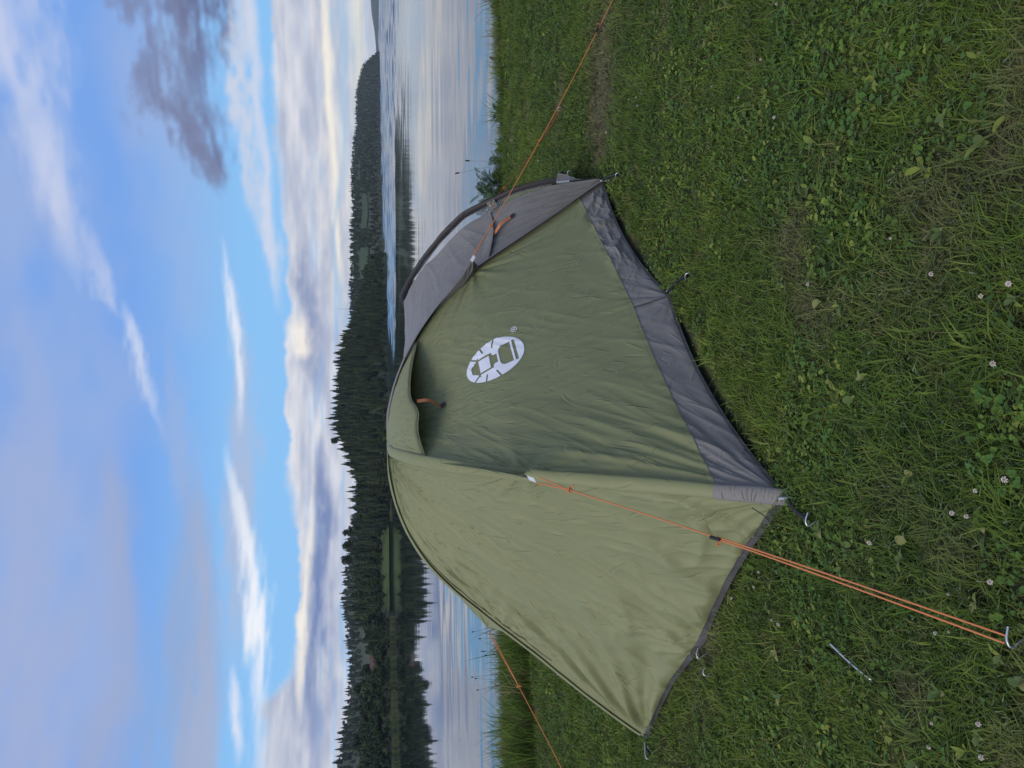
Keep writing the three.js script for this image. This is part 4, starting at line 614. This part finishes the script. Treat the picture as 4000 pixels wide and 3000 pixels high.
// broad-leaved weeds
{
  const r = rng(44), leaves = [leafShape(0.05, 0.026, 0.3, 7, 0.75), leafShape(0.042, 0.03, 0.35, 7, 0.7), leafShape(0.06, 0.02, 0.4, 7, 0.85)];
  const mats = [[0.15, 0.2, 0.04], [0.1, 0.15, 0.045], [0.18, 0.22, 0.04], [0.08, 0.13, 0.04], [0.22, 0.23, 0.08]].map((c) => leafy(c, 0.25, 0.95));
  const spots = [[0.48,2.26],[0.39,2.37],[0.38,2.57],[0.29,2.34],[0.26,2.22],[0.02,2.1],[-0.05,2.15],[0.41,1.77],[0.01,2.26],[0.2,1.54],[-0.26,1.89],[-0.5,2.33],[-0.52,2.17],[-0.61,2.22],[-0.45,1.91],[-0.51,1.93],[-0.38,1.63],[-0.61,2.46],[-0.56,1.66],[-0.67,1.58],[-0.71,1.53],[-1.2,2.62],[-1.26,2.34],[-0.96,1.7],[-0.9,1.65],[-0.84,1.79],[-1.08,1.88],[1.02,1.98],[0.77,2.3],[0.85,2.38],[0.94,2.05],[0.61,1.86],[0.72,1.77],[0.61,1.64],[0.84,1.67],[0.66,1.58],[0.7,2.41],[0.63,3.16],[-0.81,2.68],[-0.88,2.67],[-1.03,2.63],[-1.3,2.84],[1.33,4.03],[2.03,5.65],[3.2,6.23],[2.95,6.27],[2.78,5.35]];
  const near = places(spots);
  for (const [i, [x, d]] of spots.entries()) {
    const where = d > 3 ? 'in the lawn right of the tent' : x < -0.7 ? 'in the grass left of the orange guy line' : x < 0 ? 'in the foreground grass right beside the guy line' : 'in the foreground grass right of the tent';
    const g = thing('broadleaf_weed', `pale broad-leaved weed, ${near[i]}`, 'weed', [x, groundY(x, d) + 0.028, -d], `broad-leaved weeds ${where}`); g.rotation.y = r() * 6.28;
    const n = 2 + ((r() * 3) | 0), m = (r() * 5) | 0; for (let k = 0; k < n; k++) { const l = mesh('leaf', leaves[(k + m) % 3], mats[(m + (k === 1 ? 1 : 0)) % 5], g); l.rotation.set((r() - 0.5) * 0.5, k * 2.2 + r(), 0.15 + r() * 0.5); l.scale.setScalar(0.48 + r() * 0.45); l.position.y = r() * 0.014; }
  }
}
// plants on the edge of the bank
const herbM = leafy([0.045, 0.085, 0.03], 0.3), dockM = leafy([0.09, 0.14, 0.035], 0.35), rustM = std([0.12, 0.045, 0.03], 0.9), seedM = std([0.025, 0.018, 0.014], 0.9), strawM = leafy([0.12, 0.12, 0.07], 0.2);
function fernLeaf(seed) { const r = rng(seed), parts = [tube([[0, 0, 0], [0.07, 0.02, 0], [0.15, 0.0, 0]], 0.0014, 6, 4)], l = leafShape(0.034, 0.011, 0.1, 2), M = new THREE.Matrix4(); for (let i = 0; i < 9; i++) for (const s of [-1, 1]) { const g = l.clone(), k = 0.55 + 0.6 * Math.sin(Math.PI * (0.15 + 0.85 * i / 9)); g.scale(k, k, k); M.makeRotationY(-s * (1.05 + r() * 0.2)); g.applyMatrix4(M); g.translate(0.02 + i * 0.0155, 0.01 * Math.sin(i / 3), 0); parts.push(g); } return mergeGeometries(parts.map((g) => { const q = g.index ? g.toNonIndexed() : g; for (const k of Object.keys(q.attributes)) if (k !== 'position' && k !== 'normal') q.deleteAttribute(k); return q; })); }
const fernGeo = fernLeaf(3);
function herb(label, x, d, h, stems, seed) {
  const r = rng(seed), g = thing('feathery_herb', label, 'plant', [x, groundY(x, d), -d]);
  for (let i = 0; i < stems; i++) { const a = r() * 6.28, lean = 0.05 + r() * 0.22, hh = h * (0.6 + r() * 0.5), tx = Math.cos(a) * lean * 1.1, tz = Math.sin(a) * lean; const s = mesh('stem', tube([[tx * 0.2, -0.03, tz * 0.2], [tx * 0.5, hh * 0.5, tz * 0.5], [tx, hh, tz]], 0.003, 8, 5), herbM, g); for (let k = 0; k < 8; k++) { const f = 0.25 + 0.75 * (k + r() * 0.7) / 8, l = mesh('leaf', fernGeo, herbM, s); l.position.set(tx * (0.3 + f * 0.7), hh * f, tz * (0.3 + f * 0.7)); l.rotation.set((r() - 0.5) * 0.6, r() * 6.28, 0.25 + r() * 0.7); l.scale.setScalar(0.7 + r() * 0.5); } }
}
herb('bushy dark herb with feathery leaves on the bank beside the arched tent pole', 2.5, 9.45, 0.36, 9, 2); herb('lower feathery herb hidden behind the arched tent pole', 2.27, 9.3, 0.26, 6, 3); herb('small upright feathery herb on the bank at the right', 3.5, 9.62, 0.22, 5, 4); herb('feathery herb between the dock leaves and the bushy herb', 2.78, 9.6, 0.2, 5, 5);
const dockLeaf = leafShape(0.17, 0.07, 0.2, 6);
function dock(label, x, d, n, sc, seed) { const r = rng(seed), g = thing('dock_plant', label, 'plant', [x, groundY(x, d), -d]); for (let i = 0; i < n; i++) { const l = mesh('leaf', dockLeaf, i % 3 ? dockM : herbM, g); l.rotation.set((r() - 0.5) * 0.5, r() * 6.28, 0.6 + r() * 0.7); l.scale.setScalar(sc * (0.7 + r() * 0.5)); } }
dock('broad-leaved dock plant on the bank between the two feathery herbs', 3.05, 9.5, 9, 1.1, 1); dock('low dock plant with broad leaves at the foot of the bushy herb', 2.6, 9.25, 8, 0.8, 2); dock('small dock plant on the bank edge right of the upright herb', 3.85, 9.6, 7, 0.7, 3); dock('single big-leaved dock in the unmown strip at the lower left', -3.75, 8.1, 6, 0.8, 4);
{ const r = rng(71), rank = ['first', 'second', 'third', 'fourth', 'fifth', 'sixth', 'seventh']; for (let i = 0; i < 7; i++) { const x = 5.05 - i * 0.36 + (r() - 0.5) * 0.15; dock(`small leafy clump on the right bank edge, ${rank[i]} from the picture border`, x, lawnEdge(x) - 0.05 + r() * 0.15, 4 + ((r() * 3) | 0), 0.4 + r() * 0.4, 80 + i); } }
function seedStalk(name, label, x, d, h, lean, m, headL, headR, group) { const g = thing(name, label, 'plant', [x, groundY(x, d), -d], group); const tipP = [lean * h, h, 0.02]; mesh('stem', tube([[0, -0.03, 0], [lean * h * 0.35, h * 0.5, 0.01], tipP], 0.0014, 10, 5), m === rustM ? rustM : strawM, g); mesh('seed_head', tube([tipP, [tipP[0] + lean * headL * 0.5, h + headL * 0.5, 0.02], [tipP[0] + lean * headL, h + headL, 0.02]], headR, 10, 6, (t) => 0.35 + 0.9 * Math.sin(Math.PI * (0.1 + 0.8 * t))), m, g); }
seedStalk('seed_stalk', 'tallest thin grass stalk with dark seed head above the bushy herb', 2.83, 9.5, 0.62, -0.2, seedM, 0.06, 0.008); seedStalk('seed_stalk', 'shorter straight stalk with dark seed head above the bushy herb', 2.86, 9.45, 0.48, -0.02, seedM, 0.06, 0.008);
seedStalk('dock_stalk', 'short rusty dock stalk on the bank edge at the right', 4.2, 9.6, 0.16, 0.25, rustM, 0.08, 0.014); seedStalk('dock_stalk', 'rusty dock stalk at the far right corner of the bank', 4.95, 9.75, 0.12, 0.3, rustM, 0.08, 0.014);
{ const r = rng(8); [[-2.72, 8.3, 0.5, 'plantain stalk with a dark head leaning over the knot of the left guy line'], [-2.95, 8.5, 0.4], [-3.02, 8.4, 0.36], [-3.0, 8.2, 0.42], [-3.12, 8.45, 0.34], [-3.32, 8.4, 0.5], [-3.4, 8.4, 0.46], [-3.46, 8.45, 0.44]].forEach(([x, d, h, l], i) => seedStalk('plantain_stalk', l ?? (i < 5 ? 'thin plantain stalk with small dark head in the tall grass behind the left guy line' : 'tall plantain stalk in the tight trio standing out against the water'), x, d, h, (r() - 0.5) * 0.35, seedM, 0.024, 0.0055, l ? undefined : i < 5 ? 'plantain stalks behind the left guy line' : 'trio of plantain stalks against the water')); }
renderer.render(scene, camera);
